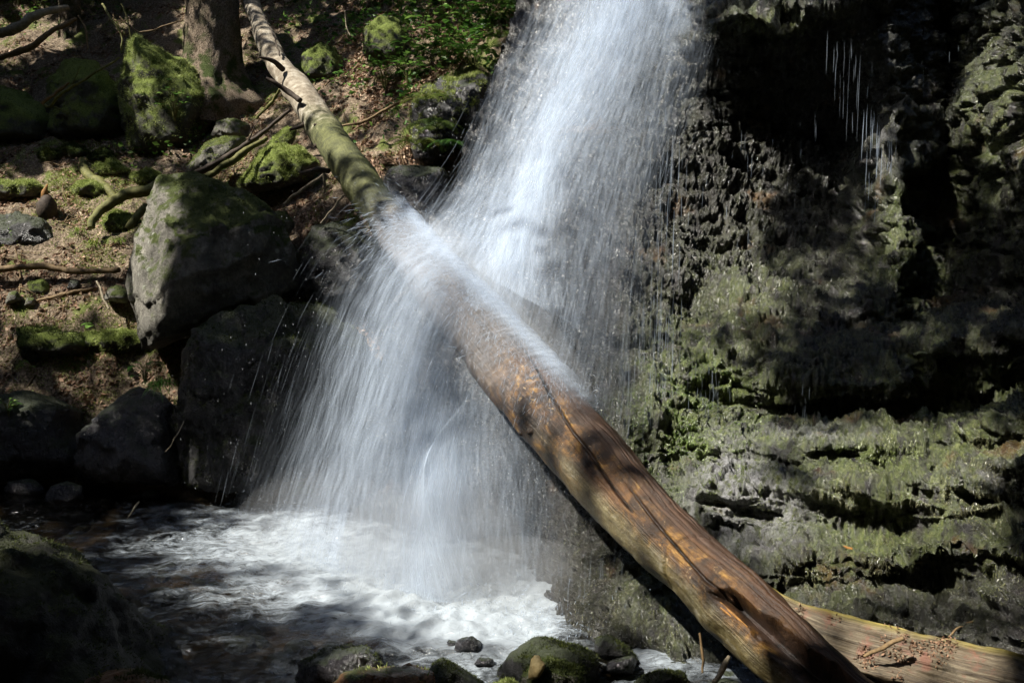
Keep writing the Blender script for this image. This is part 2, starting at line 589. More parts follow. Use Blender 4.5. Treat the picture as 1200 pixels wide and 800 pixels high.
def mat_pool():
    t = NT('pool_water')
    p = t.pos()
    fo = t.attr('foam')
    w = t.n('TexNoise', {'Vector': p, 'Scale': 2.2, 'Detail': 3.}).outputs[1]
    q = t.vmath('ADD', p, t.vmath('MULTIPLY', w, (.35, .35, 0)))
    n1 = t.noise(t.vmath('MULTIPLY', q, (5.5, 15, 1)), 1, 6, .68, .5)
    n2 = t.noise(t.vmath('MULTIPLY', q, (26, 60, 1)), 1, 5, .7, .8)
    n = t.math('ADD', t.math('MULTIPLY', n1, .58), t.math('MULTIPLY', n2, .42))
    thr = t.math('SUBTRACT', .80, t.math('MULTIPLY', fo, .62))
    fm = t.rng(t.math('SUBTRACT', n, thr), -.06, .26)
    fm = t.math('MULTIPLY', fm, t.rng(fo, 0., .9, .36, .64))
    bub = t.noise(p, 55, 3, .7)
    nrm = t.bump(t.math('ADD', t.math('MULTIPLY', n2, .7), t.math('MULTIPLY', bub, .3)), .45, .03)
    gl = t.n('BsdfGlossy', {0: (1, 1, 1), 1: .10, 'Normal': nrm}).outputs[0]
    tp = t.n('BsdfTransparent', {0: (.52, .50, .44)}).outputs[0]
    fr = t.n('Fresnel', {0: 1.33, 'Normal': nrm}).outputs[0]
    wat = t.n('MixShader', {0: fr, 1: tp, 2: gl}).outputs[0]
    d = t.n('BsdfDiffuse', {0: (.40, .45, .50), 'Normal': nrm}).outputs[0]
    return t.done(t.n('MixShader', {0: fm, 1: wat, 2: d}).outputs[0])


M['pool'] = mat_pool()

VIS = []        # (points) used to decide where the added sun-blocking leaf layer is closed or open

# ------------------------------------------------------------------ ground
gp = []


def gadd(*pts):
    for q in pts:
        gp.append(P(*q))


gadd((0, 470, 7.0), (100, 460, 7.0), (200, 450, 7.0), (300, 440, 6.9), (400, 420, 6.9), (470, 380, 7.0),
     (0, 390, 7.4), (130, 385, 7.4), (0, 325, 7.7), (70, 325, 7.7), (140, 325, 7.6),
     (0, 308, 7.85), (100, 308, 7.85), (180, 300, 7.8), (0, 220, 8.9), (80, 220, 8.9), (150, 220, 8.8), (250, 250, 8.2), (330, 250, 7.8),
     (0, 170, 9.7), (80, 175, 9.6), (150, 185, 9.4), (260, 125, 9.9), (300, 170, 9.0), (350, 150, 9.0), (330, 215, 8.2), (420, 170, 8.2), (430, 250, 7.4),
     (380, 320, 7.2), (500, 180, 7.8), (520, 120, 8.2), (480, 60, 9.4), (560, 60, 8.8), (600, 20, 8.8),
     (0, 60, 11.2), (100, 60, 11.2), (200, 50, 11.2), (300, 20, 11.2), (450, 10, 10.6), (550, -20, 10.2),
     (-200, 60, 11.2), (-200, 220, 9), (-200, 330, 7.8), (-200, 470, 7.2), (0, -60, 13), (300, -80, 13.5), (600, -100, 13))
for u, v in ((-100, 560), (0, 562), (100, 562), (200, 575), (300, 585)):
    gp.append(onz(u, v, .03))
for x, y, z in ((-2, 4.6, -.32), (-1, 4.2, -.3), (0, 4.6, -.3), (-2.6, 5.4, -.25), (-1.6, 3.7, -.28), (.5, 4.0, -.2), (-1, 5.6, -.3),
                (0, 5.8, -.3), (-3.2, 6, -.2), (-3.3, 4.6, -.2), (-4.2, 5.4, -.2), (-4.4, 4.4, -.1), (1, 5, -.3), (2, 6, -.3), (2, 8, -.3), (4, 7, -.3), (1, 9, 1.),
                (-.8, 3.0, -.05), (0, 3.1, -.02), (1.0, 3.2, 0.0), (1.8, 3.0, .05), (-1.6, 2.6, .1), (0, 2.0, .15), (2.5, 1.5, .3), (0, -1, .2),
                (-3, 2, .35), (-5, 3, 1.0), (-6.5, 5, 1.4), (-7, 7, 2.2), (-9, 9, 4), (-10, 4, 2.5), (-14, 8, 5.5),
                (0, 22, 15), (-14, 22, 15), (14, 22, 14), (10, 4, 4), (8, 10, 6), (-30, 10, 11), (-30, 40, 34), (30, 40, 34), (0, 45, 36), (30, 0, 14),
                (-30, -20, 11), (0, -20, 5), (30, -25, 14), (0, -50, 22), (-50, 0, 24), (60, 20, 34), (0, 80, 62), (-60, 60, 55), (60, 70, 60), (-60, -60, 36), (60, -60, 36)):
    gp.append(np.array([x, y, z], float))
gp = np.array(gp)


def mq(a, b):
    return np.sqrt(((a[:, None, :2] - b[None, :, :2]) ** 2).sum(-1) + .35 ** 2)


_K = mq(gp, gp) - np.eye(len(gp)) * .02
_A = np.hstack([gp[:, :2], np.ones((len(gp), 1))])
_sol = np.linalg.lstsq(np.block([[_K, _A], [_A.T, np.zeros((3, 3))]]), np.concatenate([gp[:, 2], np.zeros(3)]), rcond=None)[0]


def ground_base(xy):
    out = np.empty(len(xy))
    for i in range(0, len(xy), 20000):
        q = xy[i:i + 20000]
        out[i:i + 20000] = mq(q, gp) @ _sol[:-3] + q @ _sol[-3:-1] + _sol[-1]
    return out


def ground_h(xy):
    xy = np.asarray(xy, float).reshape(-1, 2)
    z = ground_base(xy)
    p = np.column_stack([xy, np.zeros(len(xy))])
    lumps = fbm(p, .9, 3) * .12 + np.maximum(fbm(p, .35, 3, off=5), 0) * .10 + fbm(p, .11, 3, off=9) * .022
    k = sstep(-.1, .5, z)
    return z + lumps * (.3 + .7 * k)


gx = np.concatenate([np.linspace(-70, -8, 32)[:-1], np.linspace(-8, 3, 520), np.linspace(3, 70, 40)[1:]])
gy = np.concatenate([np.linspace(-70, 1.2, 36)[:-1], np.linspace(1.2, 13.5, 560), np.linspace(13.5, 90, 42)[1:]])
X, Y = np.meshgrid(gx, gy)
gv = np.column_stack([X.ravel(), Y.ravel(), ground_h(np.column_stack([X.ravel(), Y.ravel()]))])
gf = grid_faces(len(gy), len(gx))
ground = tag(link_mesh('ground', gv, gf, M['soil']), kind='structure')
VIS.append(gv[(gv[:, 0] > -9) & (gv[:, 1] > 2) & (gv[:, 1] < 14)][::3])


def gz(x, y):
    return float(ground_h([[x, y]])[0])


# ray march from the camera to the ground at a photo pixel
_gcache = {}


def gpt(u, v, lift=0.0):
    ds = np.arange(2.2, 16, .02)
    q = P(np.full_like(ds, u), np.full_like(ds, v), 1.0)
    q = np.array([0, 0, CAMZ]) + (q - np.array([0, 0, CAMZ])) * ds[:, None]
    h = ground_h(q[:, :2])
    b = np.nonzero(h >= q[:, 2])[0]
    k = b[0] if len(b) else len(ds) - 1
    r = q[k].copy()
    r[2] = h[k] + lift
    return r, ds[k]


# ------------------------------------------------------------------ cliff
rows = 'ABCDEFGHIJKLM'
cols = [
    [(560, -120, 9), (600, -40, 8), (610, 0, 7.5), (590, 60, 7.2), (560, 130, 6.95), (530, 210, 6.75), (500, 280, 6.55), (470, 350, 6.45), (450, 400, 6.4), (430, 450, 6.3), (410, 520, 6.2), (400, 580, 6.1), (400, 660, 6.1)],
    [(660, -140, 9), (690, -50, 7.7), (690, -10, 7.15), (670, 60, 6.95), (645, 130, 6.75), (620, 220, 6.45), (600, 300, 6.15), (590, 370, 5.95), (580, 420, 5.85), (570, 480, 5.75), (560, 560, 5.6), (555, 640, 5.4), (555, 720, 5.4)],
    [(770, -140, 9), (780, -40, 7.5), (790, 0, 7.0), (775, 80, 6.75), (760, 160, 6.5), (745, 240, 6.2), (735, 330, 5.8), (728, 400, 5.4), (722, 450, 5.15), (715, 520, 4.8), (708, 620, 4.4), (705, 740, 4.0), (705, 810, 4.0)],
    [(850, -140, 9), (850, -30, 7.0), (845, 15, 6.3), (850, 60, 6.55), (850, 150, 6.7), (830, 280, 6.2), (815, 360, 5.75), (805, 410, 5.35), (800, 450, 5.1), (795, 510, 4.85), (785, 620, 4.35), (785, 770, 3.72), (785, 840, 3.7)],
    [(900, -140, 8.5), (900, -40, 6.6), (905, 12, 5.7), (905, 50, 6.5), (910, 160, 6.9), (900, 290, 6.2), (890, 360, 5.55), (885, 440, 5.1), (885, 492, 5.20), (880, 522, 4.65), (870, 610, 4.25), (865, 780, 3.6), (865, 860, 3.55)],
    [(970, -140, 8.5), (975, -50, 6.4), (985, 0, 5.5), (985, 40, 6.2), (985, 160, 6.8), (975, 290, 6.1), (965, 370, 5.4), (960, 448, 4.95), (960, 492, 5.10), (955, 522, 4.4), (955, 610, 4.0), (950, 740, 3.65), (950, 840, 3.55)],
    [(1040, -140, 8.5), (1040, -60, 6.3), (1040, -15, 5.75), (1040, 40, 5.8), (1045, 110, 5.6), (1055, 260, 5.55), (1050, 370, 5.25), (1045, 448, 4.75), (1045, 490, 4.90), (1040, 518, 4.2), (1040, 610, 3.85), (1040, 730, 3.55), (1040, 800, 3.5)],
    [(1115, -140, 8.3), (1115, -60, 6.4), (1115, -20, 6.0), (1115, 40, 6.3), (1110, 110, 6.15), (1110, 290, 5.8), (1110, 360, 5.4), (1115, 396, 4.75), (1115, 470, 4.90), (1115, 505, 4.05), (1120, 600, 3.7), (1130, 740, 3.4), (1130, 810, 3.35)],
    [(1190, -140, 8), (1190, -70, 5.6), (1190, -20, 5.2), (1180, 60, 5.0), (1185, 150, 4.85), (1195, 250, 5.1), (1190, 350, 5.1), (1195, 385, 4.4), (1195, 450, 4.65), (1200, 482, 3.85), (1210, 580, 3.45), (1220, 750, 3.15), (1220, 830, 3.1)],
    [(1330, -160, 7), (1330, -70, 4.8), (1320, -20, 4.4), (1320, 60, 4.2), (1320, 150, 4.1), (1325, 270, 4.0), (1330, 350, 3.9), (1330, 385, 3.6), (1335, 445, 3.6), (1340, 475, 3.1), (1350, 580, 2.8), (1360, 790, 2.6), (1360, 880, 2.6)],
    [(1800, -400, 5), (1800, -300, 3.4), (1800, -200, 3.0), (1800, 0, 2.9), (1800, 150, 2.8), (1800, 270, 2.7), (1800, 360, 2.6), (1800, 400, 2.4), (1800, 470, 2.4), (1800, 520, 2.1), (1800, 640, 1.9), (1800, 900, 1.8), (1800, 1100, 1.8)],
]
def more_ledges(c, i):
    """insert two lower ledges between the first ledge's edge and the foot"""
    head, J, K, L, Mb = c[:9], c[9], c[10], c[11], c[12]
    mixp = lambda a, b, k, dd=0.: tuple(x * (1 - k) + y * k for x, y in zip(a[:2], b[:2])) + (a[2] * (1 - k) + b[2] * k + dd,)
    g = (0, 0, .05, .2, .5, .75, .85, .85, .75, .6, .4)[i]
    s0 = (J[2] - L[2])
    g *= (1, 1, 1, .9, 1.15, .8, 1.2, .9, 1.25, 1, 1)[i]
    J2 = mixp(J, K, .30 + (.05, 0, .05, -.06, .04, -.08, .07, -.05, .06, 0, 0)[i], .03 + .10 * g)
    K1 = mixp(J, K, .55, -.13 * g * s0)
    K2 = mixp(K, L, .06, .16 * g * s0)
    K3 = mixp(K, L, .30 + (0, 0, .05, -.06, .08, -.05, .06, -.09, .05, 0, 0)[i], -.16 * g * s0)
    K4 = mixp(K, L, .55, .05 * g * s0)
    return head + [J, J2, K1, K2, K3, K4, L, Mb]


cols = [more_ledges(c, i) for i, c in enumerate(cols)]
net = np.array([[P(*q) for q in c] for c in cols])          # (col, row, 3)
net[:, 0, 2] += .6
colw = np.array([0, 1.2, 2.4, 3.4, 4.4, 5.4, 6.4, 7.4, 8.4, 9.6, 11])
NR, NC = 640, 760
tc = np.concatenate([np.linspace(0, 8.6, 690), np.linspace(8.6, 10, 71)[1:]])
tr = np.concatenate([np.linspace(0, 1.5, 40)[:-1], np.linspace(1.5, 16, 701)])


def cat_at(pts, t):
    m = len(pts)
    i = np.clip(t.astype(int), 0, m - 2)
    f = (t - i).reshape((-1,) + (1,) * (pts.ndim - 1))
    p0, p1, p2, p3 = pts[np.clip(i - 1, 0, m - 1)], pts[i], pts[i + 1], pts[np.clip(i + 2, 0, m - 1)]
    tn = .40  # tension keeps ledges crisp
    return p1 + tn * .5 * (p2 - p0) * (f - 2 * f ** 2 + f ** 3) * 2 * .5 + (3 * f ** 2 - 2 * f ** 3) * (p2 - p1) + tn * .5 * (p3 - p1) * (f ** 3 - f ** 2)


a = cat_at(net, tc)                       # (NC, 13, 3)
a = cat_at(np.swapaxes(a, 0, 1), tr)      # (NR, NC, 3)
nR, nC = a.shape[:2]
cv = a.reshape(-1, 3)
cf = grid_faces(nR, nC)
cn = vnormals(cv, cf)
if (cn[:, 1].mean() > 0):
    cn = -cn
    cf = cf[:, ::-1]
cpos0 = cv.copy()
big = fbm(cv, (.75, .75, .5), 4, .5) * .10
blocks = cells(cv, (.60, .60, .10), .5, 3) * (.065 * sstep(.8, 1.6, cv[:, 0] + .8 * np.maximum(0, 1.3 - cv[:, 2])) + .012) + cells(cv, (.21, .21, .045), .3, 7) * (.026 * sstep(.5, 1.2, cv[:, 0]) + .006)
cush = np.abs(fbm(cv, (.26, .26, .22), 3, .5, off=8)) * .075
drip = fbm(cv, (.05, .05, .24), 2, .55, off=4) * .030 + fbm(cv, (.019, .019, .11), 2, .6, off=14) * .014
stepz = cv[:, 2] + fbm(cv, .6, 2, off=31) * .10
led = np.abs(((stepz / .23) % 1.0) - .5) * 2
phs = (stepz / .25) % 1.0
lamp = np.clip(.75 + 1.1 * fbm(cv, (.7, .7, .5), 2, off=61), .1, 1.5)
led = phs * sstep(1.0, .93, phs)
cush = cush * (.25 + .35 * sstep(1.9, 1.2, cv[:, 2])) + (led - .5) * .07 * lamp * sstep(1.5, .8, cv[:, 2]) * sstep(.4, 1.2, cv[:, 0])
fine = fbm(cv, .02, 2, off=6) * .006
lower = sstep(2.9, 2.2, cv[:, 2])
pit = sstep(.22, .55, fbm(cv, (.42, .42, .15), 3, .5, off=41)) * .09 * sstep(1.2, 1.8, cv[:, 0] + .8 * np.maximum(0, 1.3 - cv[:, 2]))
cv = cv + cn * (big + blocks * .8 + cush * (.4 + .6 * lower) + drip + fine - pit)[:, None]
cn = vnormals(cv, cf)
uu, vv, dd = proj(cv)
# where moss and algae grow on the rock
def blob(u, v, cx, cy, rx, ry):
    return np.exp(-(((u - cx) / rx) ** 2 + ((v - cy) / ry) ** 2))
mossy = np.clip(1.0 * blob(uu, vv, 820, 480, 110, 110) + .9 * blob(uu, vv, 1080, 560, 190, 90) + .7 * blob(uu, vv, 1170, 140, 60, 140)
                + .9 * blob(uu, vv, 1070, 280, 60, 90) + .5 * blob(uu, vv, 880, 340, 60, 50) + .8 * blob(uu, vv, 900, 25, 60, 25)
                + .8 * blob(uu, vv, 760, 690, 90, 70) + .7 * blob(uu, vv, 1100, 440, 120, 50) + .5 * blob(uu, vv, 980, 640, 100, 70) + .15, 0, 1)
mossy *= sstep(700, 790, uu) * .8 + .2
pale = np.clip(blob(uu, vv, 895, 590, 75, 45) + .8 * blob(uu, vv, 850, 545, 40, 40) + .6 * blob(uu, vv, 1045, 170, 26, 60) + .6 * blob(uu, vv, 960, 505, 70, 14) + .6 * blob(uu, vv, 830, 660, 60, 60) + .5 * blob(uu, vv, 1150, 570, 60, 30), 0, 1)  # patches where wet highlights are painted as pale grey
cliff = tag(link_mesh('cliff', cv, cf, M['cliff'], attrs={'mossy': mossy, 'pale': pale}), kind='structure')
VIS.append(cv[::5])

# hanging moss and algae on the cliff
def cliff_w(c, n):
    u, v, d = proj(c)
    vis = (u > -20) & (u < 1230) & (v > -20) & (v < 830) & (c[:, 2] > -.05)
    m = np.clip(blob(u, v, 820, 480, 100, 100) + blob(u, v, 1080, 560, 190, 95) + .7 * blob(u, v, 1170, 140, 60, 140) + .8 * blob(u, v, 1060, 260, 60, 110)
                + .5 * blob(u, v, 880, 340, 70, 50) + .8 * blob(u, v, 900, 25, 70, 25) + .8 * blob(u, v, 770, 690, 90, 80) + .7 * blob(u, v, 1100, 440, 120, 50) + .6 * blob(u, v, 1000, 640, 130, 70) + .10 * sstep(820, 900, u + .3 * (v - 300)), 0, 1)
    nz = fbm(c, (.16, .16, .3), 4, .6, off=2)
    m = m * (1 - .75 * np.clip(blob(u, v, 895, 590, 75, 45) + .8 * blob(u, v, 850, 545, 40, 40) + .6 * blob(u, v, 830, 660, 60, 60), 0, 1))
    return vis * m * sstep(.0, .22, nz + .25 * n[:, 2]) * sstep(-.75, -.1, n[:, 2] + .4) / np.maximum(d, 1.)


cfn = cf
p_, n_ = sample_faces(cv, cfn, 460000, weight=lambda c, n: cliff_w(c, n) * (1 + 1.2 * blob(*proj(c)[:2], 810, 480, 100, 110)))
down = np.array([0, 0, -1.])
tang = down - n_ * (n_ @ down)[:, None]
dirs = tang * 1.0 + n_ * .28 + RNG.normal(size=p_.shape) * .20
ln = RNG.uniform(.007, .022, len(p_)) * (.45 + .7 * np.linalg.norm(tang, axis=1))
clump_ = fbm(p_, (.05, .05, .16), 3, off=1)
tone = np.clip(.36 + .34 * clump_ + .18 * fbm(p_, .3, 2, off=5) + RNG.normal(size=len(p_)) * .16 + (RNG.random(len(p_)) < .03) * .25, 0, 1)  # a few blades brightened at random as painted wet glints
ub, vb, _ = proj(p_)
tone = np.clip(tone + .16 * blob(ub, vb, 820, 480, 100, 100) + .12 * blob(ub, vb, 1090, 535, 140, 40), 0, 1)
hue = np.clip(1.2 * blob(ub, vb, 810, 480, 100, 120) + .5 * blob(ub, vb, 1060, 300, 60, 90) + .4 * blob(ub, vb, 1040, 535, 130, 30) + .35 * fbm(p_, .25, 3, off=9), 0, 1)
bv, bf, k = blades_geo(p_ - n_ * .003, dirs, ln, RNG.uniform(.0018, .0040, len(p_)))
tag(link_mesh('cliff_moss', bv, bf, M['moss_cliff'], smooth=False, attrs={'tone': np.repeat(tone, k), 'hue': np.repeat(hue, k)}), kind='stuff')

# ------------------------------------------------------------------ rocks
_ico = {}


def ico(sub):
    if sub not in _ico:
        bm = bmesh.new()
        bmesh.ops.create_icosphere(bm, subdivisions=sub, radius=1)
        _ico[sub] = (np.array([v.co[:] for v in bm.verts]), np.array([[v.index for v in f.verts] for f in bm.faces]))
        bm.free()
    return _ico[sub]


def hull_planes(pts):
    bm = bmesh.new()
    for q in pts:
        bm.verts.new(q)
    bmesh.ops.convex_hull(bm, input=bm.verts)
    bm.normal_update()
    pl = [(np.array(f.normal), float(Vector(f.normal).dot(f.verts[0].co))) for f in bm.faces]
    bm.free()
    return np.array([q[0] for q in pl]), np.array([q[1] for q in pl])


def rock_geo(pts, sub=5, p=16, rough=1.0, seed=0.0, chips=0):
    pts = np.asarray(pts, float)
    c = (pts.max(0) + pts.min(0)) / 2
    size = np.linalg.norm(pts.max(0) - pts.min(0))
    N, h = hull_planes(pts - c)
    h = np.maximum(h, size * .02)
    if chips:
        rg = np.random.default_rng(int(seed * 10) + 5)
        cn_ = unit(rg.normal(size=(chips, 3)))
        ch_ = ((pts - c) @ cn_.T).max(0) * rg.uniform(.80, .97, chips)
        N, h = np.vstack([N, cn_]), np.concatenate([h, ch_])
    dirs, f = ico(sub)
    inv = np.maximum(dirs @ N.T, 0) / h[None]
    mx = inv.max(1)
    r = 1 / (mx * ((inv / mx[:, None]) ** p).sum(1) ** (1 / p))
    v = dirs * r[:, None]
    s = size
    r2 = 1 + 0 * r
    q = v + seed * 3.1
    disp = (fbm(q, s * .35, 4, .5) * .045 + fbm(q, s * .16, 4, .5, off=3, ridged=True) * .018 + fbm(q, s * .05, 3, off=7) * .010) * s * rough
    if chips:
        disp = disp + (cells(q, (s * .30, s * .30, s * .13), s * .3, 5) * .022 + cells(q, (s * .11, s * .11, s * .06), s * .12, 9) * .010) * s
    v = v + dirs * disp[:, None]
    return v + c, f


ROCKN = [0]


def rock(name, outline, d, thick, mat, label, cat='boulder', extra=(), sub=5, rough=1.0, moss=0, moss_mat='moss_dark', moss_up=.0, group=None, p=34, backlift=0., mlen=(.010, .022), moss_name='moss'):
    """outline: photo pixels of the silhouette; d: its depth; thick: size in depth; extra: (u, v, d) corners nearer the camera"""
    ol = np.array(outline, float)
    ctr = ol.mean(0)
    ol = ctr + (ol - ctr) * 1.05
    pts = [P(u, v, d) for u, v in ol]
    if len(extra):
        pts += [P(*e) for e in extra]
    else:
        pts += [P(ctr[0] + (u - ctr[0]) * .6, ctr[1] + (v - ctr[1]) * .6, d - thick * .35) for u, v in ol]
    pts += [P(ctr[0] + (u - ctr[0]) * .8, ctr[1] + (v - ctr[1]) * .8 - backlift, d + thick * .65) for u, v in ol]
    ROCKN[0] += 1
    v, f = rock_geo(pts, sub, p if name == 'moss_hump' else max(p, 60), rough * (1 if name == 'moss_hump' else .7), ROCKN[0], 0 if name == 'moss_hump' else 16)
    base = np.array([v[:, 0].mean(), v[:, 1].mean(), v[:, 2].min()])
    o = link_mesh(name, v - base, f, M[mat])
    o.location = base
    tag(o, label, cat, group)
    VIS.append(v[::3])
    if moss:
        def w(c, n):
            u, vv_, dd_ = proj(c)
            nz = fbm(c, .16, 4, .6, off=ROCKN[0] * 2.3)
            cam_v = unit(np.array([0, 0, CAMZ]) - c)
            return sstep(-.15, .25, nz + .35 * (n[:, 2] - moss_up)) * sstep(moss_up - .5, moss_up + .25, n[:, 2]) * ((n * cam_v).sum(1) > -.35)
        pp, nn = sample_faces(v, f, moss, weight=w)
        if len(pp):
            dr = nn * .8 + RNG.normal(size=pp.shape) * .5
            clump = fbm(pp, .06, 2, off=4)
            tn = np.clip(.5 + .45 * clump + RNG.normal(size=len(pp)) * .2, 0, 1)
            l_ = RNG.uniform(*mlen, len(pp)) * (1 + .5 * clump)
            b1, b2, k = blades_geo(pp - nn * .003 - base, dr, l_, RNG.uniform(.004, .008, len(pp)))
            tag(link_mesh(moss_name, b1, b2, M[moss_mat], o, smooth=False, attrs={'tone': np.repeat(tn, k)}), kind='stuff')
    return o


rock('boulder', [(150, 335), (163, 280), (188, 214), (235, 210), (300, 238), (350, 290), (352, 345), (300, 370), (215, 400), (178, 412), (158, 375)], 7.0, 1.1, 'rock_gray',
     'largest boulder on the bank, pale sunlit face and black shaded side, left of the fall',
     extra=[(250, 228, 6.75), (228, 275, 6.4), (203, 335, 6.3), (175, 405, 6.45), (300, 260, 6.6), (310, 350, 6.6)], sub=6, rough=.55, moss=6000, moss_mat='moss_dark', moss_up=.5, p=60)
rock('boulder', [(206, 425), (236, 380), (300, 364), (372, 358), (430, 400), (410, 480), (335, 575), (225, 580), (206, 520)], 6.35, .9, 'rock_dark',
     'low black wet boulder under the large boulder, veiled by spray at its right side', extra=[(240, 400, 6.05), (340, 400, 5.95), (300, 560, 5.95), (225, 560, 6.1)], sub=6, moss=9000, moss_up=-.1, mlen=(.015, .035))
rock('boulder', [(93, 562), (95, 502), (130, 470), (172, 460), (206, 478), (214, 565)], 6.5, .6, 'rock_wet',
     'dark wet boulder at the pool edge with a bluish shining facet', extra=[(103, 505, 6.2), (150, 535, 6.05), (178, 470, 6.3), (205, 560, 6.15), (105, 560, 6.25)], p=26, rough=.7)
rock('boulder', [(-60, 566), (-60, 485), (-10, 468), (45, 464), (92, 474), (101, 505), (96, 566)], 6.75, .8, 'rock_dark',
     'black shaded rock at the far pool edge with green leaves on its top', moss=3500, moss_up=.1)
rock('boulder', [(-20, 292), (-15, 256), (22, 249), (58, 262), (69, 284), (40, 299)], 8.1, .5, 'rock_dark', 'small black rock sunk into the sunlit terrace', moss=1500, moss_up=.2)
rock('boulder', [(142, 95), (157, 42), (172, 58), (200, 72), (222, 90), (246, 122), (238, 160), (205, 183), (155, 180), (144, 140)], 9.4, .8, 'rock_mossy',
     'tall pointed boulder with moss in patches left of the spruce trunk', moss=9000, moss_mat='moss_bright', moss_up=-.3, mlen=(.02, .05), rough=1.3)
rock('boulder', [(56, 160), (62, 95), (80, 76), (110, 78), (142, 110), (146, 162), (100, 172)], 9.8, .9, 'rock_mossy', 'blocky shaded green boulder left of the tall pointed boulder', moss=5000, moss_up=-.1)
rock('boulder', [(-60, 170), (-55, 115), (-10, 105), (30, 108), (58, 130), (60, 168)], 9.9, .9, 'rock_mossy', 'flat-topped dark green boulder at the left end of the boulder row', moss=4000, moss_up=-.1)
rock('rock', [(216, 200), (236, 172), (262, 160), (286, 157), (284, 172), (252, 195), (228, 212)], 8.2, .4, 'rock_gray', 'grey tilted slab of rock with a mossy foot below the spruce trunk', 'rock', moss=2500, moss_mat='moss_bright', moss_up=.3)
rock('rock', [(278, 218), (298, 192), (324, 171), (350, 175), (373, 191), (366, 207), (332, 220), (300, 225)], 7.9, .5, 'rock_mossy', 'sunlit wedge of rock thick with bright moss beside the pale log', 'rock',
     moss=9000, moss_mat='moss_bright', moss_up=-.2, mlen=(.015, .035))
rock('rock', [(306, 186), (316, 165), (336, 149), (347, 153), (345, 165), (325, 185)], 8.2, .3, 'rock_mossy', 'narrow mossy rock leaning behind the sunlit wedge of rock', 'rock', moss=2500, moss_mat='moss_bright', moss_up=-.2)
rock('rock', [(249, 160), (254, 142), (268, 137), (292, 147), (290, 160)], 8.9, .3, 'rock_gray', 'small rounded pale stone above the tilted slab', 'rock')
rock('boulder', [(428, 64), (430, 32), (446, 19), (468, 26), (478, 44), (472, 70), (445, 76)], 9.5, .6, 'rock_mossy', 'pale green rounded boulder among leafy plants up the slope', moss=1800, moss_up=.3)
rock('boulder', [(348, 92), (354, 64), (372, 50), (392, 58), (402, 80), (398, 98)], 9.7, .5, 'rock_mossy', 'dark green domed boulder right of the fallen log', moss=3500, moss_up=-.1)
rock('boulder', [(356, 34), (362, 20), (384, 17), (412, 24), (418, 40)], 10.9, .5, 'rock_mossy', 'faint grey boulder high on the dark slope', moss=800)
rock('boulder', [(484, 140), (502, 108), (524, 93), (556, 88), (575, 98), (566, 130), (545, 175), (500, 196), (484, 180)], 7.6, .6, 'rock_wet', 'wet boulder capped with vivid moss at the edge of the fall',
     moss=9000, moss_mat='moss_bright', moss_up=.25, mlen=(.015, .04))
rock('boulder', [(438, 250), (452, 205), (490, 193), (520, 197), (528, 230), (500, 272), (455, 275)], 6.95, .6, 'rock_wet', 'shiny black flat-topped rock between the log and the fall', moss=1500, moss_up=.0)
rock('boulder', [(348, 305), (366, 266), (408, 258), (448, 288), (444, 350), (385, 372), (352, 345)], 7.0, .6, 'rock_dark', 'black mossy rock in the hollow between the largest boulder and the log', moss=2500, moss_up=.1)
rock('rock', [(304, 262), (312, 250), (334, 249), (346, 262), (338, 276), (312, 278)], 7.2, .3, 'rock_gray', 'small pale rock behind the largest boulder', 'rock')
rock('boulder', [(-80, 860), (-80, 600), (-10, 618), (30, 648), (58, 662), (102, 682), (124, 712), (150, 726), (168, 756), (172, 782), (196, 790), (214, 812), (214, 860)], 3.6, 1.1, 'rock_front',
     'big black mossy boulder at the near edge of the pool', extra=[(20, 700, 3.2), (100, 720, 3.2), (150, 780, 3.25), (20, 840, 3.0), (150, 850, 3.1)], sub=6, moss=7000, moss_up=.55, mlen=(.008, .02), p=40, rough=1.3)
rock('stone', [(4, 578), (10, 564), (30, 561), (46, 566), (52, 576), (48, 584), (10, 584)], 6.5, .22, 'rock_wet', 'left of two small bluish stones standing in the far shallows', 'stone', sub=4)
rock('stone', [(52, 588), (58, 570), (76, 565), (94, 570), (98, 582), (92, 592), (56, 592)], 6.35, .25, 'rock_wet', 'right of two small bluish stones standing in the far shallows', 'stone', sub=4)
rock('stone', [(342, 812), (350, 778), (385, 762), (425, 758), (448, 768), (452, 790), (440, 812)], 3.55, .4, 'rock_wet', 'dark wet stone with a mossy flank lapped by foam', 'stone', moss=2500, moss_up=.3, mlen=(.007, .015))
rock('stone', [(375, 830), (392, 795), (430, 782), (480, 781), (515, 790), (522, 830)], 3.4, .4, 'rock_orange', 'flat rusty orange stone at the near shore', 'stone', moss=500, moss_up=.6, moss_mat='moss_bright')
rock('stone', [(502, 815), (506, 780), (518, 771), (540, 782), (566, 802), (570, 830), (510, 830)], 3.42, .3, 'rock_dark', 'pointed mossy stone touching the rusty orange stone', 'stone', moss=3000, moss_up=.1, mlen=(.007, .015))
rock('stone', [(590, 790), (602, 768), (632, 752), (668, 757), (698, 768), (703, 795), (650, 812), (600, 812)], 3.6, .45, 'rock_dark', 'broad mossy stone parting the foam below the log', 'stone', moss=5000, moss_up=.2, mlen=(.008, .018))
o = rock('stone', [(610, 830), (616, 790), (628, 770), (648, 772), (680, 782), (692, 806), (696, 840), (620, 840)], 3.38, .35, 'rock_gray', 'near stone with a yellow broken tip in front of the broad mossy stone', 'stone', moss=5000, moss_up=.0)
v, f = rock_geo(PT((618, 796, 3.26), (622, 768, 3.24), (630, 763, 3.26), (640, 778, 3.24), (632, 795, 3.20), (628, 785, 3.40)), 3, 12, .8, 3)
link_mesh('broken_tip', v - np.array(o.location), f, M['yellow'], o)
rock('stone', [(696, 772), (698, 748), (712, 744), (735, 756), (748, 774)], 3.75, .25, 'rock_dark', 'mossy upright stone at the foot of the cliff', 'stone', moss=1200, moss_up=.2, mlen=(.007, .015))
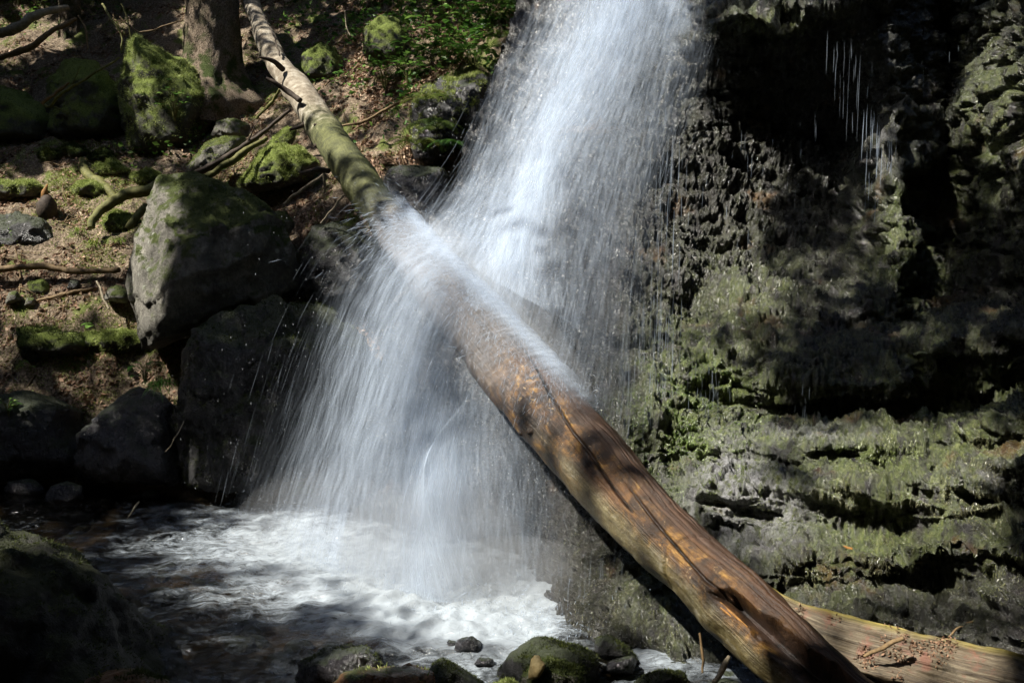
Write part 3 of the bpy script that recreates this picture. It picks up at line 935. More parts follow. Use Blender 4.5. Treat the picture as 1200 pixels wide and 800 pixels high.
rock('stone', [(704, 788), (716, 774), (738, 768), (743, 776), (738, 788)], 3.62, .2, 'rock_wet', 'small black wet stone beside the upright stone', 'stone', sub=4)
rock('stone', [(730, 830), (742, 798), (772, 784), (800, 788), (812, 812), (808, 835)], 3.4, .35, 'rock_dark', 'mossy stone under the log near the shore', 'stone', moss=3000, moss_up=.2, mlen=(.008, .016))
rock('stone', [(560, 830), (572, 806), (596, 800), (618, 810), (622, 835)], 3.35, .25, 'rock_mossy', 'pale lichen covered stone left of the yellow tipped stone', 'stone', moss=3000, moss_mat='moss_bright', moss_up=.0)
rock('stone', [(88, 830), (110, 797), (160, 790), (192, 796), (200, 830)], 3.0, .3, 'rock_orange', 'brown stone with a moss patch at the foot of the black boulder', 'stone', moss=1800, moss_up=.4)
rock('stone', [(531, 764), (538, 749), (553, 746), (566, 756), (562, 766)], 3.82, .16, 'rock_wet', 'larger dark stone poking through the foam mid stream', 'stone', sub=4)
rock('stone', [(520, 760), (526, 750), (534, 751), (536, 762)], 3.88, .1, 'rock_wet', 'tiny dark stone poking through the foam mid stream', 'stone', sub=4)
rock('stone', [(555, 778), (562, 770), (576, 772), (580, 782)], 3.68, .12, 'rock_wet', 'dark stone in foam close to the broad mossy stone', 'stone', sub=4)
for ol, d, th, mt, lb in (
    ([(122, 352), (128, 338), (140, 334), (150, 342), (150, 354)], 7.4, .2, 'rock_gray', 'pale stone lying against the foot of the largest boulder'),
    ([(28, 344), (34, 330), (52, 326), (58, 336), (54, 348)], 7.65, .15, 'rock_mossy', 'flat greenish stone in the shaded path bank'),
    ([(6, 356), (10, 344), (20, 341), (24, 352)], 7.5, .14, 'rock_gray', 'left of two small stones on the lower path'),
    ([(28, 358), (32, 349), (40, 349), (42, 358)], 7.5, .12, 'rock_gray', 'right of two small stones on the lower path'),
    ([(78, 338), (82, 328), (92, 330), (94, 342)], 7.6, .12, 'rock_dark', 'dark wedge stone in the path bank'),
):
    rock('stone', ol, d, th, mt, lb, 'stone', sub=4)
for i, (cx, cy, r, lb) in enumerate(((85, 178, 14, 'mossy hump below the blocky green boulder'), (58, 182, 12, 'low dark mossy hump left of the others'), (122, 185, 12, 'mossy hump beside the curved root'), (130, 200, 16, 'broad mossy hump behind the curved root'),
                                   (108, 222, 18, 'sunlit mossy hump under the root fork'), (22, 222, 22, 'flat sunlit mossy hump at the far left'), (172, 208, 14, 'mossy hump close to the largest boulder'), (140, 262, 18, 'bright mossy hump at the terrace edge'), (120, 400, 22, 'yellowish mossy hump overhanging the pool'),
                                   (150, 400, 24, 'large yellow-green mossy hump against the largest boulder'), (60, 402, 30, 'wide mossy hump above the black pool edge'))):
    q, dq = gpt(cx, cy + r * .5)
    rock('moss_hump', [(cx + r * 1.25 * math.cos(t), cy + r * .5 * math.sin(t)) for t in np.linspace(0, 6.28, 9)[:-1]], dq + .05, 2 * r / FPX * dq, 'rock_mossy',
         lb, 'moss', moss=3200, moss_mat='moss_bright' if i not in (0, 1, 2, 10) else 'moss_dark', moss_up=-.5, sub=4, rough=2, mlen=(.015, .04), moss_name='fuzz')

# ------------------------------------------------------------------ fallen log
LC = [(1000, 838, 50), (970, 808, 49), (913, 756, 47), (851, 698, 45.5), (789, 640, 43.5), (720, 567, 43.5), (650, 489, 43), (575, 405, 39.5), (500, 316, 31), (425, 217, 22.5), (357, 118, 18.5), (325, 72, 13.5), (298, 15, 10.5), (285, -20, 9)]
LCa = np.array(LC, float)
s2 = np.concatenate([[0], np.cumsum(np.linalg.norm(np.diff(LCa[:, :2], axis=0), axis=1))])
s_near, s_far = s2[1], s2[11]
invd = 1 / 3.0 + (s2 - s_near) / (s_far - s_near) * (1 / 8.5 - 1 / 3.0)
ldep = 1 / np.maximum(invd, 1 / 12)
lctr = np.array([P(u, v, d) for (u, v, _), d in zip(LC, ldep)])
lrad = LCa[:, 2] / FPX * ldep * .96
seg = np.linalg.norm(np.diff(lctr, axis=0), axis=1)
sl = np.concatenate([[0], np.cumsum(seg)])
import sys
NS, NT_ = 1100, 300
tt = np.concatenate([np.linspace(0, 5.2, 800), np.linspace(5.2, sl[-1], 301)[1:]])


def lspline(arr, s):
    k = np.interp(s, sl, np.arange(len(sl)))
    return catmull_at(arr, k)


def catmull_at(pts, t):
    m = len(pts)
    i = np.clip(t.astype(int), 0, m - 2)
    f = (t - i).reshape((-1,) + (1,) * (pts.ndim - 1))
    p0, p1, p2, p3 = pts[np.clip(i - 1, 0, m - 1)], pts[i], pts[i + 1], pts[np.clip(i + 2, 0, m - 1)]
    return .5 * (2 * p1 + (p2 - p0) * f + (2 * p0 - 5 * p1 + 4 * p2 - p3) * f ** 2 + (3 * p1 - p0 - 3 * p2 + p3) * f ** 3)


lc_ = lspline(lctr, tt)
lr_ = lspline(lrad, tt)
T = unit(np.gradient(lc_, axis=0))
view = unit(np.array([0, 0, CAMZ]) - lc_)
B = unit(view - T * (view * T).sum(1)[:, None])
R = np.cross(T, B)
# R must point up-right in the photo
if R[400, 2] < 0: R = -R
th = np.linspace(-np.pi, np.pi, NT_, endpoint=False)
LS, TH = np.meshgrid(tt, th, indexing='ij')
rad = np.repeat(lr_[:, None], NT_, 1)
dirv = np.cos(TH)[..., None] * B[:, None] + np.sin(TH)[..., None] * R[:, None]
pos = lc_[:, None] + rad[..., None] * dirv
flat = pos.reshape(-1, 3)
und = (fbm(flat, (.5, .5, .5), 3, .5) * .022 + fbm(flat, .12, 3, off=3) * .006).reshape(LS.shape)
cyl = np.stack([LS * 2.0, np.sin(TH) * rad * 22, np.cos(TH) * rad * 22], -1).reshape(-1, 3)
und += (fbm(cyl, 1.0, 3, off=2) * .0014).reshape(LS.shape)


def img_to_log(u, v):
    c2 = np.column_stack(proj(lc_)[:2])
    i = int(np.argmin(((c2 - [u, v]) ** 2).sum(1)))
    pr = np.array(proj(lc_[i] + R[i] * lr_[i])[:2]) - c2[i]
    k = np.dot(np.array([u, v]) - c2[i], pr) / np.dot(pr, pr)
    return tt[i], math.asin(max(-.98, min(.98, k)))


for q in ((970,808),(858,706),(812,662),(690,489),(650,489),(610,440),(560,390),(500,316),(430,225),(380,160),(340,90)):
    print('LN', q, img_to_log(*q))


def groove(path, width, depth):
    q = np.array([img_to_log(*x) for x in path])
    o = np.argsort(q[:, 0])
    q = q[o]
    tc_ = np.interp(LS, q[:, 0], q[:, 1])
    jit = perlin(np.column_stack([LS.ravel() * 9, np.full(LS.size, 2.2), np.zeros(LS.size)])).reshape(LS.shape) * .014
    dist = (TH - tc_ - jit) * rad
    on = sstep(q[0, 0] - .05, q[0, 0] + .05, LS) * sstep(q[-1, 0] + .1, q[-1, 0] - .1, LS)
    return -depth * np.exp(-(dist / width) ** 2) * on


crk = 0 * LS
und0 = und.copy()
und += groove([(612, 398), (639, 440), (660, 478), (685, 520), (710, 552), (735, 590), (752, 612)], .0065, .04)
und += groove([(752, 585), (775, 615), (805, 652), (838, 690), (852, 700)], .0075, .03)
und += groove([(700, 470), (760, 535), (830, 610), (900, 672)], .005, .008)
crk = sstep(.006, .016, und0 - und)
# ring crack across the trunk and the rotten hollow at the root end
ring_t = img_to_log(812, 662)[0]
und += -.007 * np.exp(-((LS - ring_t - .05 * np.cos(TH * 1.3)) / .006) ** 2) * (np.abs(TH) < 1.5)
h0 = img_to_log(858, 706)[0]
wide = sstep(h0 + .03, h0 - .55, LS)
nj = fbm(np.stack([LS * 6, TH * 2, 0 * LS], -1).reshape(-1, 3), 1., 3).reshape(LS.shape)
jag = nj * .12
lo_e = -.14 - .16 * wide + jag
hi_e = .20 + .52 * wide + jag
cutm = sstep(lo_e - .06, lo_e + .06, TH) * sstep(hi_e + .06, hi_e - .06, TH) * sstep(h0 + .02, h0 - .05, LS + .04 * nj)
und += -cutm * rad * (.80 + .10 * nj)
# split lines on the dark upper plank
for off in (.62, .85, 1.1):
    und += -.007 * np.exp(-((TH - off - .06 * np.sin(LS * 5 + off * 9)) * rad / .006) ** 2) * sstep(1.9, 1.3, LS)
rad2 = rad + und
pos = lc_[:, None] + rad2[..., None] * dirv
lv = pos.reshape(-1, 3)
lf = grid_faces(len(tt), NT_, True)
lfl = [lf]
lv2 = np.vstack([lv, lc_[0], lc_[-1]])
k = np.arange(NT_); k2 = (k + 1) % NT_
lfl.append(np.vstack([np.stack([k2, k, np.full(NT_, len(lv))], -1), np.stack([k + (len(tt) - 1) * NT_, k2 + (len(tt) - 1) * NT_, np.full(NT_, len(lv) + 1)], -1)]))
lcA = np.stack([LS, TH, TH * rad], -1).reshape(-1, 3)
lcA = np.vstack([lcA, [0, 0, 0], [sl[-1], 0, 0]])
rot = np.concatenate([np.clip(cutm * 1.2 + crk, 0, 1).ravel(), [1, 0]])
log_t = empty('fallen_log', lc_[0])
tag(log_t, 'long barkless tree trunk lying aslant through the waterfall', 'log')
off = np.array(log_t.location)
link_mesh('trunk', lv2 - off, lfl, M['log'], log_t, attrs={'lc': lcA, 'rot': rot})
VIS.append(lv[::7])


def log_surf(t_, a_, k=1.0):
    i = int(np.argmin(np.abs(tt - t_)))
    return lc_[i] + lr_[i] * k * (math.cos(a_) * B[i] + math.sin(a_) * R[i])


def part_tube(name, pts, rr, mat, parent, nseg=8, rough=.0):
    v, f = tube_geo(catmull(np.array(pts), max(6, 5 * len(pts))), np.interp(np.linspace(0, 1, max(6, 5 * len(pts))), np.linspace(0, 1, len(rr)), rr), nseg, True, rough)
    return link_mesh(name, v - np.array(parent.location), f, M[mat], parent)


# branch stubs on the upper part of the trunk
for path in ([(352, 118, 7.3), (338, 108, 7.35), (322, 97, 7.3), (312, 92, 7.3)], [(332, 82, 7.9), (322, 73, 7.8), (312, 69, 7.75), (303, 67, 7.7)], [(362, 140, 7.3), (355, 147, 7.2), (340, 152, 7.1)], [(385, 200, 6.6), (372, 199, 6.45), (352, 203, 6.3)]):
    part_tube('branch_stub', [P(*q) for q in path], [.028, .024, .018, .012], 'twig_dark', log_t, rough=.02)
for (u, v) in ((634, 518), (618, 512), (380, 162), (373, 175)):
    t_, a_ = img_to_log(u, v)
    c0, c1 = log_surf(t_, a_, .9), log_surf(t_, a_, 1.12)
    part_tube('knot', [c0, (c0 + c1) / 2, c1], [.030, .020, .008], 'twig_dark', log_t, rough=.03)
# yellow splinters along the edge of the hollow
for (u0, v0, u1, v1) in ((850, 716, 876, 738), (856, 716, 888, 745)):
    q0, q1 = img_to_log(u0, v0), img_to_log(u1, v1)
    pts = [log_surf(q0[0], q0[1], 1.0), log_surf((q0[0] + q1[0]) / 2, (q0[1] + q1[1]) / 2, 1.04), log_surf(q1[0], q1[1], 1.0)]
    part_tube('splinter', pts, [.002, .006, .002], 'stump', log_t, 6)

# ------------------------------------------------------------------ split half log, right
top = [(905, 690, 3.75), (960, 712, 3.6), (1050, 735, 3.4), (1130, 752, 3.25), (1215, 770, 3.1), (1330, 800, 2.95)]
bot = [(925, 745, 3.55), (975, 775, 3.38), (1060, 800, 3.2), (1140, 825, 3.05), (1225, 850, 2.9), (1340, 890, 2.78)]
tp_, bt_ = catmull(PT(*top), 260), catmull(PT(*bot), 260)
nprof = 90
w = np.linspace(0, 1, nprof)
ax = unit(np.gradient((tp_ + bt_) / 2, axis=0))
wid = np.linalg.norm(tp_ - bt_, axis=1)
outn = unit(np.cross(ax, tp_ - bt_))
if outn[100, 1] < 0: outn = -outn       # points away from camera = round back
face = tp_[:, None] * (1 - w)[None, :, None] + bt_[:, None] * w[None, :, None]
dish = -.02 + .10 * np.exp(-((w - .72) / .16) ** 2)
face = face + outn[:, None] * (wid[:, None] * dish[None])[..., None]
ang = np.linspace(0, np.pi, 40)[1:-1]
back = (tp_ + bt_)[:, None] / 2 + (bt_ - tp_)[:, None] / 2 * np.cos(np.pi - ang)[None, :, None] * -1 + outn[:, None] * (wid * .42)[:, None, None] * np.sin(ang)[None, :, None]
prof = np.concatenate([face, back], 1)
nP = prof.shape[1]
fl_ = prof.reshape(-1, 3)
L_ = np.concatenate([[0], np.cumsum(np.linalg.norm(np.diff(tp_, axis=0), axis=1))])
lcx = np.stack(np.broadcast_arrays(L_[:, None], np.linspace(0, .6, nP)[None], 0 * L_[:, None]), -1).reshape(-1, 3)
g = fbm(lcx * np.array([2.5, 40, 1]), 1., 4, .6) * .008 + fbm(fl_, .15, 3) * .010
nrm_ = vnormals(fl_, grid_faces(len(tp_), nP, True))
fl_ = fl_ + nrm_ * g[:, None]
edge = np.repeat((np.exp(-(np.concatenate([w, np.full(nP - nprof, 1.)]) / .09) ** 2) + np.concatenate([np.zeros(nprof), np.exp(-((np.pi - ang) / .5) ** 2)]))[None], len(tp_), 0).ravel()
hl = empty('split_log', fl_[:nP].mean(0))
tag(hl, 'weathered half trunk split open with a yellow-green upper edge, below the cliff', 'log')
hoff = np.array(hl.location)
vv2 = np.vstack([fl_, fl_[:nP].mean(0), fl_[-nP:].mean(0)])
k = np.arange(nP); k2 = (k + 1) % nP
ff = [grid_faces(len(tp_), nP, True), np.vstack([np.stack([k2, k, np.full(nP, len(fl_))], -1), np.stack([k + (len(tp_) - 1) * nP, k2 + (len(tp_) - 1) * nP, np.full(nP, len(fl_) + 1)], -1)])]
link_mesh('wood', vv2 - hoff, ff, M['plank'], hl, attrs={'lc': np.vstack([lcx, [0, 0, 0], [1, 0, 0]]), 'edge': np.concatenate([np.clip(edge, 0, 1), [0, 0]])})
VIS.append(fl_[::5])
# rotten crumbs on its face
pp = face[:150].reshape(-1, 3)
sel = RNG.choice(len(pp), 2600)
bias = (fbm(pp[sel], .12, 3) > .05)
pp = pp[sel][bias]
b1, b2, k = blades_geo(pp - outn[50] * .006, RNG.normal(size=pp.shape), RNG.uniform(.008, .022, len(pp)), RNG.uniform(.006, .012, len(pp)), leaf=True)
tag(link_mesh('rotten_crumbs', b1 - hoff, b2, M['litter'], hl, smooth=False, attrs={'tone': np.repeat(RNG.random(len(pp)) * .6, k)}), kind='stuff')

# ------------------------------------------------------------------ pool
wx, wy = np.linspace(-7, 2.6, 620), np.linspace(2.3, 7.6, 460)
X, Y = np.meshgrid(wx, wy)
pv = np.column_stack([X.ravel(), Y.ravel(), np.zeros(X.size)])
imp = np.array([onz(320, 600), onz(380, 640), onz(450, 680), onz(510, 700), (onz(560, 710)), onz(640, 725), onz(720, 740)])
dmin = np.full(len(pv), 9.)
for i in range(len(imp) - 1):
    a_, b_ = imp[i, :2], imp[i + 1, :2]
    tq = np.clip(((pv[:, :2] - a_) @ (b_ - a_)) / ((b_ - a_) ** 2).sum(), 0, 1)
    dmin = np.minimum(dmin, np.linalg.norm(pv[:, :2] - a_ - tq[:, None] * (b_ - a_), axis=1))
core = np.exp(-(np.linalg.norm(pv[:, :2] - onz(545, 705)[:2], axis=1) / .75) ** 2)
u_, v_, _ = proj(pv)
foam = np.clip(.47 + .28 * np.exp(-(dmin / .55) ** 2) + .42 * core - .25 * sstep(200, 60, u_) * sstep(640, 580, v_) - .22 * blob(u_, v_, 440, 770, 120, 22) + .15 * blob(u_, v_, 300, 660, 140, 35), 0, 1)
foam -= .45 * blob(u_, v_, 690, 738, 50, 40)
foam -= .3 * sstep(590, 562, v_) * sstep(330, 250, u_)
foam = np.clip(foam, 0, 1)
hgt = fbm(pv, (.35, .22, 1), 4, .55) * .020 * (.35 + foam) + fbm(pv, (.09, .06, 1), 3, off=5) * .012 * (.2 + foam) + core * .018 * (1 + fbm(pv, .16, 3, off=2))
pv[:, 2] = hgt
tag(link_mesh('water', pv, grid_faces(len(wy), len(wx)), M['pool'], attrs={'foam': foam}), kind='structure')
VIS.append(pv[::9])

# ------------------------------------------------------------------ waterfall
fall = empty('waterfall', onz(530, 700))
tag(fall, 'white veil of falling water breaking over the fallen log', 'waterfall')
foff = np.array(fall.location)
VISW = []


def curve_net(curves, ns, nt, jitter=0., seed=0):
    """curves: list over s of lists of (u, v, d) -> (nt, ns, 3)"""
    rg = np.random.default_rng(seed)
    m = [catmull(PT(*c), nt) for c in curves]
    m = np.array(m)                                # (S, nt, 3)
    if jitter:
        j = rg.normal(size=(len(m), 4, 3)) * jitter
        m = m + np.swapaxes(catmull(np.swapaxes(j, 0, 1), nt), 0, 1) * np.linspace(.3, 1, nt)[None, :, None]
    m = catmull(m, ns)                             # (ns, nt, 3)
    return np.swapaxes(m, 0, 1)


UP = [
    [(655, -25, 7.2), (628, 40, 6.9), (575, 130, 6.45), (528, 225, 6.0), (478, 300, 5.6)],
    [(690, -30, 7.1), (662, 40, 6.75), (620, 130, 6.3), (575, 225, 5.85), (520, 320, 5.15)],
    [(735, -35, 7.0), (708, 40, 6.6), (668, 130, 6.15), (625, 235, 5.65), (572, 375, 4.75)],
    [(780, -35, 6.95), (755, 40, 6.5), (720, 130, 6.05), (680, 245, 5.5), (632, 425, 4.55)],
    [(815, -20, 6.85), (795, 50, 6.45), (765, 140, 6.0), (728, 260, 5.5), (690, 480, 4.55)],
    [(845, 5, 6.5), (825, 70, 6.2), (800, 150, 5.9), (765, 280, 5.5), (742, 520, 4.75)],
]
LOW = [
    [(520, 272, 5.2), (470, 262, 5.15), (410, 305, 5.15), (345, 425, 5.3), (292, 600, 5.6)],
    [(545, 300, 4.95), (490, 296, 4.85), (432, 365, 4.85), (392, 480, 4.95), (350, 640, 5.15)],
    [(560, 335, 4.75), (515, 340, 4.6), (480, 420, 4.55), (456, 530, 4.6), (428, 690, 4.75)],
    [(575, 395, 4.85), (545, 415, 4.78), (527, 480, 4.70), (518, 570, 4.58), (512, 715, 4.5)],
    [(600, 420, 4.75), (590, 465, 4.75), (584, 530, 4.70), (582, 610, 4.62), (585, 720, 4.5)],
    [(640, 470, 4.70), (640, 520, 4.70), (642, 580, 4.68), (648, 640, 4.55), (655, 730, 4.4)],
    [(690, 520, 4.60), (694, 570, 4.58), (698, 620, 4.50), (704, 680, 4.35), (712, 740, 4.2)],
]


def dens_up(s, t, seed):
    core = np.exp(-((s - .40 - .05 * np.sin(t * 4 + seed)) / .145) ** 2)
    left = np.exp(-((s - .12) / .14) ** 2) * (.22 + .25 * sstep(.5, 1., t))
    right = .19 * np.exp(-((s - .70) / .20) ** 2)
    d = core * (.74 - .14 * t) + left + right + .5 * np.exp(-((s - .72) / .14) ** 2) * sstep(.35, .0, t)
    return d * sstep(0, .07, s) * sstep(1., .86, s)


def dens_low(s, t, seed):
    w1 = .125 - .04 * t
    core = (.06 + .56 * sstep(.15, .75, t)) * np.exp(-((s - .50) / w1) ** 2)
    fan = .40 * np.exp(-((s - .22) / .15) ** 2) * (1.1 - .55 * t)
    mid = .26 * np.exp(-((s - .36) / .12) ** 2) * sstep(.1, .5, t)
    right = .27 * np.exp(-((s - .68) / .12) ** 2)
    return (core + fan + mid + right + .04) * sstep(0, .24, s) * sstep(1., .72, s) * sstep(-.02, .22, t)


def sheet(name, curves, densf, layers, ns, nt, jit, spread, mat, gain, parent):
    geos, D, FL = [], [], []
    for L in range(layers):
        net_ = curve_net(curves, ns, nt, jit, 100 * L + len(name))
        tangent = unit(np.gradient(net_, axis=0))
        across = unit(np.gradient(net_, axis=1))
        nrm = np.cross(tangent, across)
        k = (L / max(1, layers - 1) - .5) * spread
        wav = fbm(net_.reshape(-1, 3), .5, 3, off=L * 3.7).reshape(net_.shape[:2]) * .05
        v = net_ + nrm * (k + wav)[..., None]
        VISW.append(v.reshape(-1, 3)[::7])
        s = np.linspace(0, 1, ns)[None].repeat(nt, 0)
        t = np.linspace(0, 1, nt)[:, None].repeat(ns, 1)
        wdt = np.linalg.norm(np.diff(net_, axis=1), axis=2).sum(1).mean()
        lng = np.linalg.norm(np.diff(net_, axis=0), axis=2).sum(0).mean()
        FL.append(np.stack([s * wdt, t * lng, np.full_like(s, L * 1.7)], -1).reshape(-1, 3))
        D.append((densf(s, t, L) * gain).ravel())
        geos.append((v.reshape(-1, 3), grid_faces(nt, ns)))
    v, f = merge(geos)
    return link_mesh(name, v - foff, f, M[mat], parent, attrs={'flow': np.vstack(FL), 'dens': np.concatenate(D)})


sheet('upper_veil', UP, dens_up, 5, 90, 70, .06, .36, 'sheet', .62, fall)
sheet('lower_veil', LOW, dens_low, 5, 90, 70, .06, .34, 'sheet', .62, fall)


def strands(name, paths, radius, dens, parent, mat='strand'):
    """paths (n, k, 3); three-sided thin jets of water"""
    paths = np.asarray(paths)
    n, k, _ = paths.shape
    T_ = unit(np.gradient(paths, axis=1))
    a_ = unit(np.cross(T_, np.array([.3, .9, .2])))
    b_ = np.cross(T_, a_)
    taper = np.sin(np.linspace(.08, np.pi - .08, k))[None, :, None]
    r = (radius[:, None, None] * taper)
    vs = np.stack([paths + r * (math.cos(q) * a_ + math.sin(q) * b_) for q in (0, 2.094, 4.189)], 2)      # n,k,3,3
    base = (np.arange(n) * k * 3)[:, None, None]
    i = np.arange(k - 1)[None, :, None] * 3
    c = np.arange(3)[None, None, :]
    c2 = (c + 1) % 3
    f = np.stack([base + i + c, base + i + c2, base + i + 3 + c2, base + i + 3 + c], -1).reshape(-1, 4)
    dn = np.repeat(dens, k * 3)
    VISW.append(paths.reshape(-1, 3)[::23])
    return tag(link_mesh(name, vs.reshape(-1, 3) - foff, f, M[mat], parent, attrs={'dens': dn}), kind='stuff')


def net_strands(curves, n, sdist, tl, seed, jit=.03, spread=.4, dens_of=None):
    rg = np.random.default_rng(seed)
    ns, nt = 160, 120
    net_ = curve_net(curves, ns, nt)
    tangent = unit(np.gradient(net_, axis=0)); across = unit(np.gradient(net_, axis=1))
    nrm = np.cross(tangent, across)
    s = np.clip(sdist(rg, n), 0, .999) * (ns - 1)
    t0 = rg.random(n) ** .8
    l = rg.uniform(*tl, n)
    k = 9
    t = np.clip(t0[:, None] + (np.linspace(0, 1, k)[None] - .3) * l[:, None], 0, 1) * (nt - 1)
    drift = rg.normal(size=n) * 2.0
    sg = np.clip(s[:, None] + drift[:, None] * np.linspace(-.5, .5, k)[None] * l[:, None] * 3, 0, ns - 1.01)
    ti = np.clip(t.astype(int), 0, nt - 2); tf = (t - ti)[..., None]
    si = np.clip(sg.astype(int), 0, ns - 2); sf = (sg - si)[..., None]
    def smp(A):
        return (A[ti, si] * (1 - sf) + A[ti, si + 1] * sf) * (1 - tf) + (A[ti + 1, si] * (1 - sf) + A[ti + 1, si + 1] * sf) * tf
    p = smp(net_) + smp(nrm) * (rg.normal(size=n) * spread * .35)[:, None, None]
    return p, dens_of(np.clip(sg[:, 4] / (ns - 1), 0, 1), np.clip(t[:, 4] / (nt - 1), 0, 1), 0.) if dens_of else None


def sd_up(rg, n):
    k = rg.random(n)
    return np.where(k < .4, rg.normal(.38, .16, n), np.where(k < .62, rg.uniform(.0, .3, n), rg.uniform(.5, 1.0, n)))


def sd_low(rg, n):
    k = rg.random(n)
    return np.where(k < .3, rg.normal(.5, .12, n), rg.uniform(0, 1., n))


ps, de = net_strands(UP, 4000, sd_up, (.02, .12), 5, dens_of=dens_up)
strands('upper_jets', ps, RNG.uniform(.0006, .0016, len(ps)), RNG.uniform(.04, .30, len(ps)) * np.clip(.4 + .6 * de, 0, 1), fall)
ps, de = net_strands(LOW, 3800, sd_low, (.02, .10), 6, spread=.5, dens_of=dens_low)
strands('lower_jets', ps, RNG.uniform(.0005, .0012, len(ps)), RNG.uniform(.04, .30, len(ps)) * np.clip(.4 + .6 * de, 0, 1), fall)

# spray thrown off the log where the water strikes it
n = 7000
st = RNG.uniform(img_to_log(705, 470)[0], img_to_log(470, 275)[0], n)
idx = np.searchsorted(tt, st).clip(0, len(tt) - 1)
ath = RNG.normal(.75, .45, n)
p0 = lc_[idx] + lr_[idx][:, None] * 1.02 * (np.cos(ath)[:, None] * B[idx] + np.sin(ath)[:, None] * R[idx])
outd = np.cos(ath)[:, None] * B[idx] + np.sin(ath)[:, None] * R[idx]
leftdir = np.array([-.75, -.55, 0])
far = sstep(img_to_log(640, 420)[0], img_to_log(500, 300)[0], st)
vel = outd * RNG.uniform(.1, .8, n)[:, None] + leftdir * (RNG.gamma(2., .35, n) * (.35 + 1.0 * far))[:, None] + np.array([0, 0, 1.]) * RNG.gamma(2., .28, n)[:, None] + RNG.normal(size=(n, 3)) * .22
tm0 = RNG.uniform(0, .22, n)
tm = tm0[:, None] + np.linspace(0, 1, 6)[None] * RNG.uniform(.012, .05, n)[:, None]
pth = p0[:, None] + vel[:, None] * tm[..., None] + np.array([0, 0, -4.9]) * (tm ** 2)[..., None]
strands('log_spray', pth, RNG.uniform(.0006, .0017, n), RNG.uniform(.08, .4, n), fall)

# splash thrown up along the line where the curtain meets the pool
n = 3600
kf = RNG.random(n) * (len(imp) - 1.001)
ki = kf.astype(int)
b_ = imp[ki] + (imp[ki + 1] - imp[ki]) * (kf - ki)[:, None] + RNG.normal(size=(n, 3)) * np.array([.16, .14, 0])
b_[:, 2] = .01
vel = np.column_stack([RNG.normal(size=n) * .45, RNG.normal(size=n) * .40 - .15, RNG.gamma(2.2, .42, n)])
tm = (RNG.random(n) * .26)[:, None] + np.linspace(0, 1, 5)[None] * RNG.uniform(.008, .03, n)[:, None]
pth = b_[:, None] + vel[:, None] * tm[..., None] + np.array([0, 0, -4.9]) * (tm ** 2)[..., None]
pth[..., 2] = np.maximum(pth[..., 2], .005)
strands('base_splash', pth, RNG.uniform(.0008, .0024, n), RNG.uniform(.12, .5, n), fall)

# skin of water running over the log, thick along the line of impact
ia, ib = np.searchsorted(tt, img_to_log(735, 500)[0]), np.searchsorted(tt, img_to_log(440, 235)[0])
ii = np.linspace(ia, ib, 150).astype(int)
angs = np.linspace(-1.25, 1.75, 70)
Ls, As = tt[ii][:, None].repeat(70, 1), angs[None].repeat(150, 0)
geos, D, FL = [], [], []
for L in range(4):
    bump_ = fbm(np.stack([Ls * 3, As, np.full_like(Ls, L * 3.)], -1).reshape(-1, 3), .5, 3).reshape(Ls.shape)
    prof_ = np.exp(-((As - .95) / .38) ** 2)
    k_ = 1.05 + .05 * L + .05 * bump_ + .16 * prof_ * (L / 3 + .3)
    v = lc_[ii][:, None] + (lr_[ii][:, None] * k_)[..., None] * (np.cos(As)[..., None] * B[ii][:, None] + np.sin(As)[..., None] * R[ii][:, None])
    tq = (Ls - tt[ia]) / (tt[ib] - tt[ia])
    dn = (.75 * np.exp(-((As - 1.05) / .33) ** 2) * sstep(0, .2, tq) * sstep(1., .8, tq) + .11 * sstep(.15, .75, tq) * sstep(1.05, .8, tq) * sstep(-1.3, -.5, As) * sstep(1.6, .9, As)
          + .09 * sstep(.0, .25, tq) * sstep(-1.2, -.2, As) * sstep(1.6, 1.0, As) * sstep(1., .85, tq)) * .62
    D.append(dn.ravel())
    FL.append(np.stack([Ls + As * .10, (As + 2) * .14, np.full_like(Ls, 20 + L * 2.3)], -1).reshape(-1, 3))
    geos.append((v.reshape(-1, 3), grid_faces(150, 70)))
v, f = merge(geos)
link_mesh('splash_skin', v - foff, f, M['sheet'], fall, attrs={'flow': np.vstack(FL), 'dens': np.concatenate(D)})

# mist of fine droplets: small closed volumes of thin white air
def mat_mist(name, dens):
    t = NT(name)
    vs_ = t.n('VolumeScatter', {'Color': (.93, .96, 1.0), 'Density': dens, 'Anisotropy': .2}).outputs[0]
    t.t.links.new(vs_, t.out.inputs['Volume'])
    return t.m


def mist(center, axes, dens):
    iv3, if3 = ico(3)
    vv3 = iv3 @ np.array(axes) + center
    m_ = mat_mist('fine_mist', dens)
    m_.cycles.homogeneous_volume = True
    tag(link_mesh('mist', vv3 - foff, if3, m_, fall), kind='stuff')


mist(onz(505, 690) + [0, .05, .22], [[.55, 0, 0], [0, .38, 0], [0, 0, .42]], .55)
mist(onz(600, 700) + [0, .0, .12], [[.50, 0, 0], [0, .30, 0], [0, 0, .22]], .6)
mist(onz(440, 660) + [0, .05, .2], [[.9, 0, 0], [0, .5, 0], [0, 0, .5]], .12)
mist(onz(380, 635) + [0, .0, .15], [[.6, 0, 0], [0, .4, 0], [0, 0, .32]], .12)
ma, mb = log_surf(img_to_log(690, 470)[0], 1.0, 1.15), log_surf(img_to_log(480, 285)[0], 1.0, 1.15)
ax_ = (mb - ma) / 2 * 1.1
sd_ = unit(np.cross(ax_, [0, 0, 1.]))
mist((ma + mb) / 2, [ax_, sd_ * .2, unit(np.cross(ax_, sd_)) * .2], .45)
mist((ma + mb) / 2, [ax_ * .9, sd_ * .10, unit(np.cross(ax_, sd_)) * .10], 1.0)

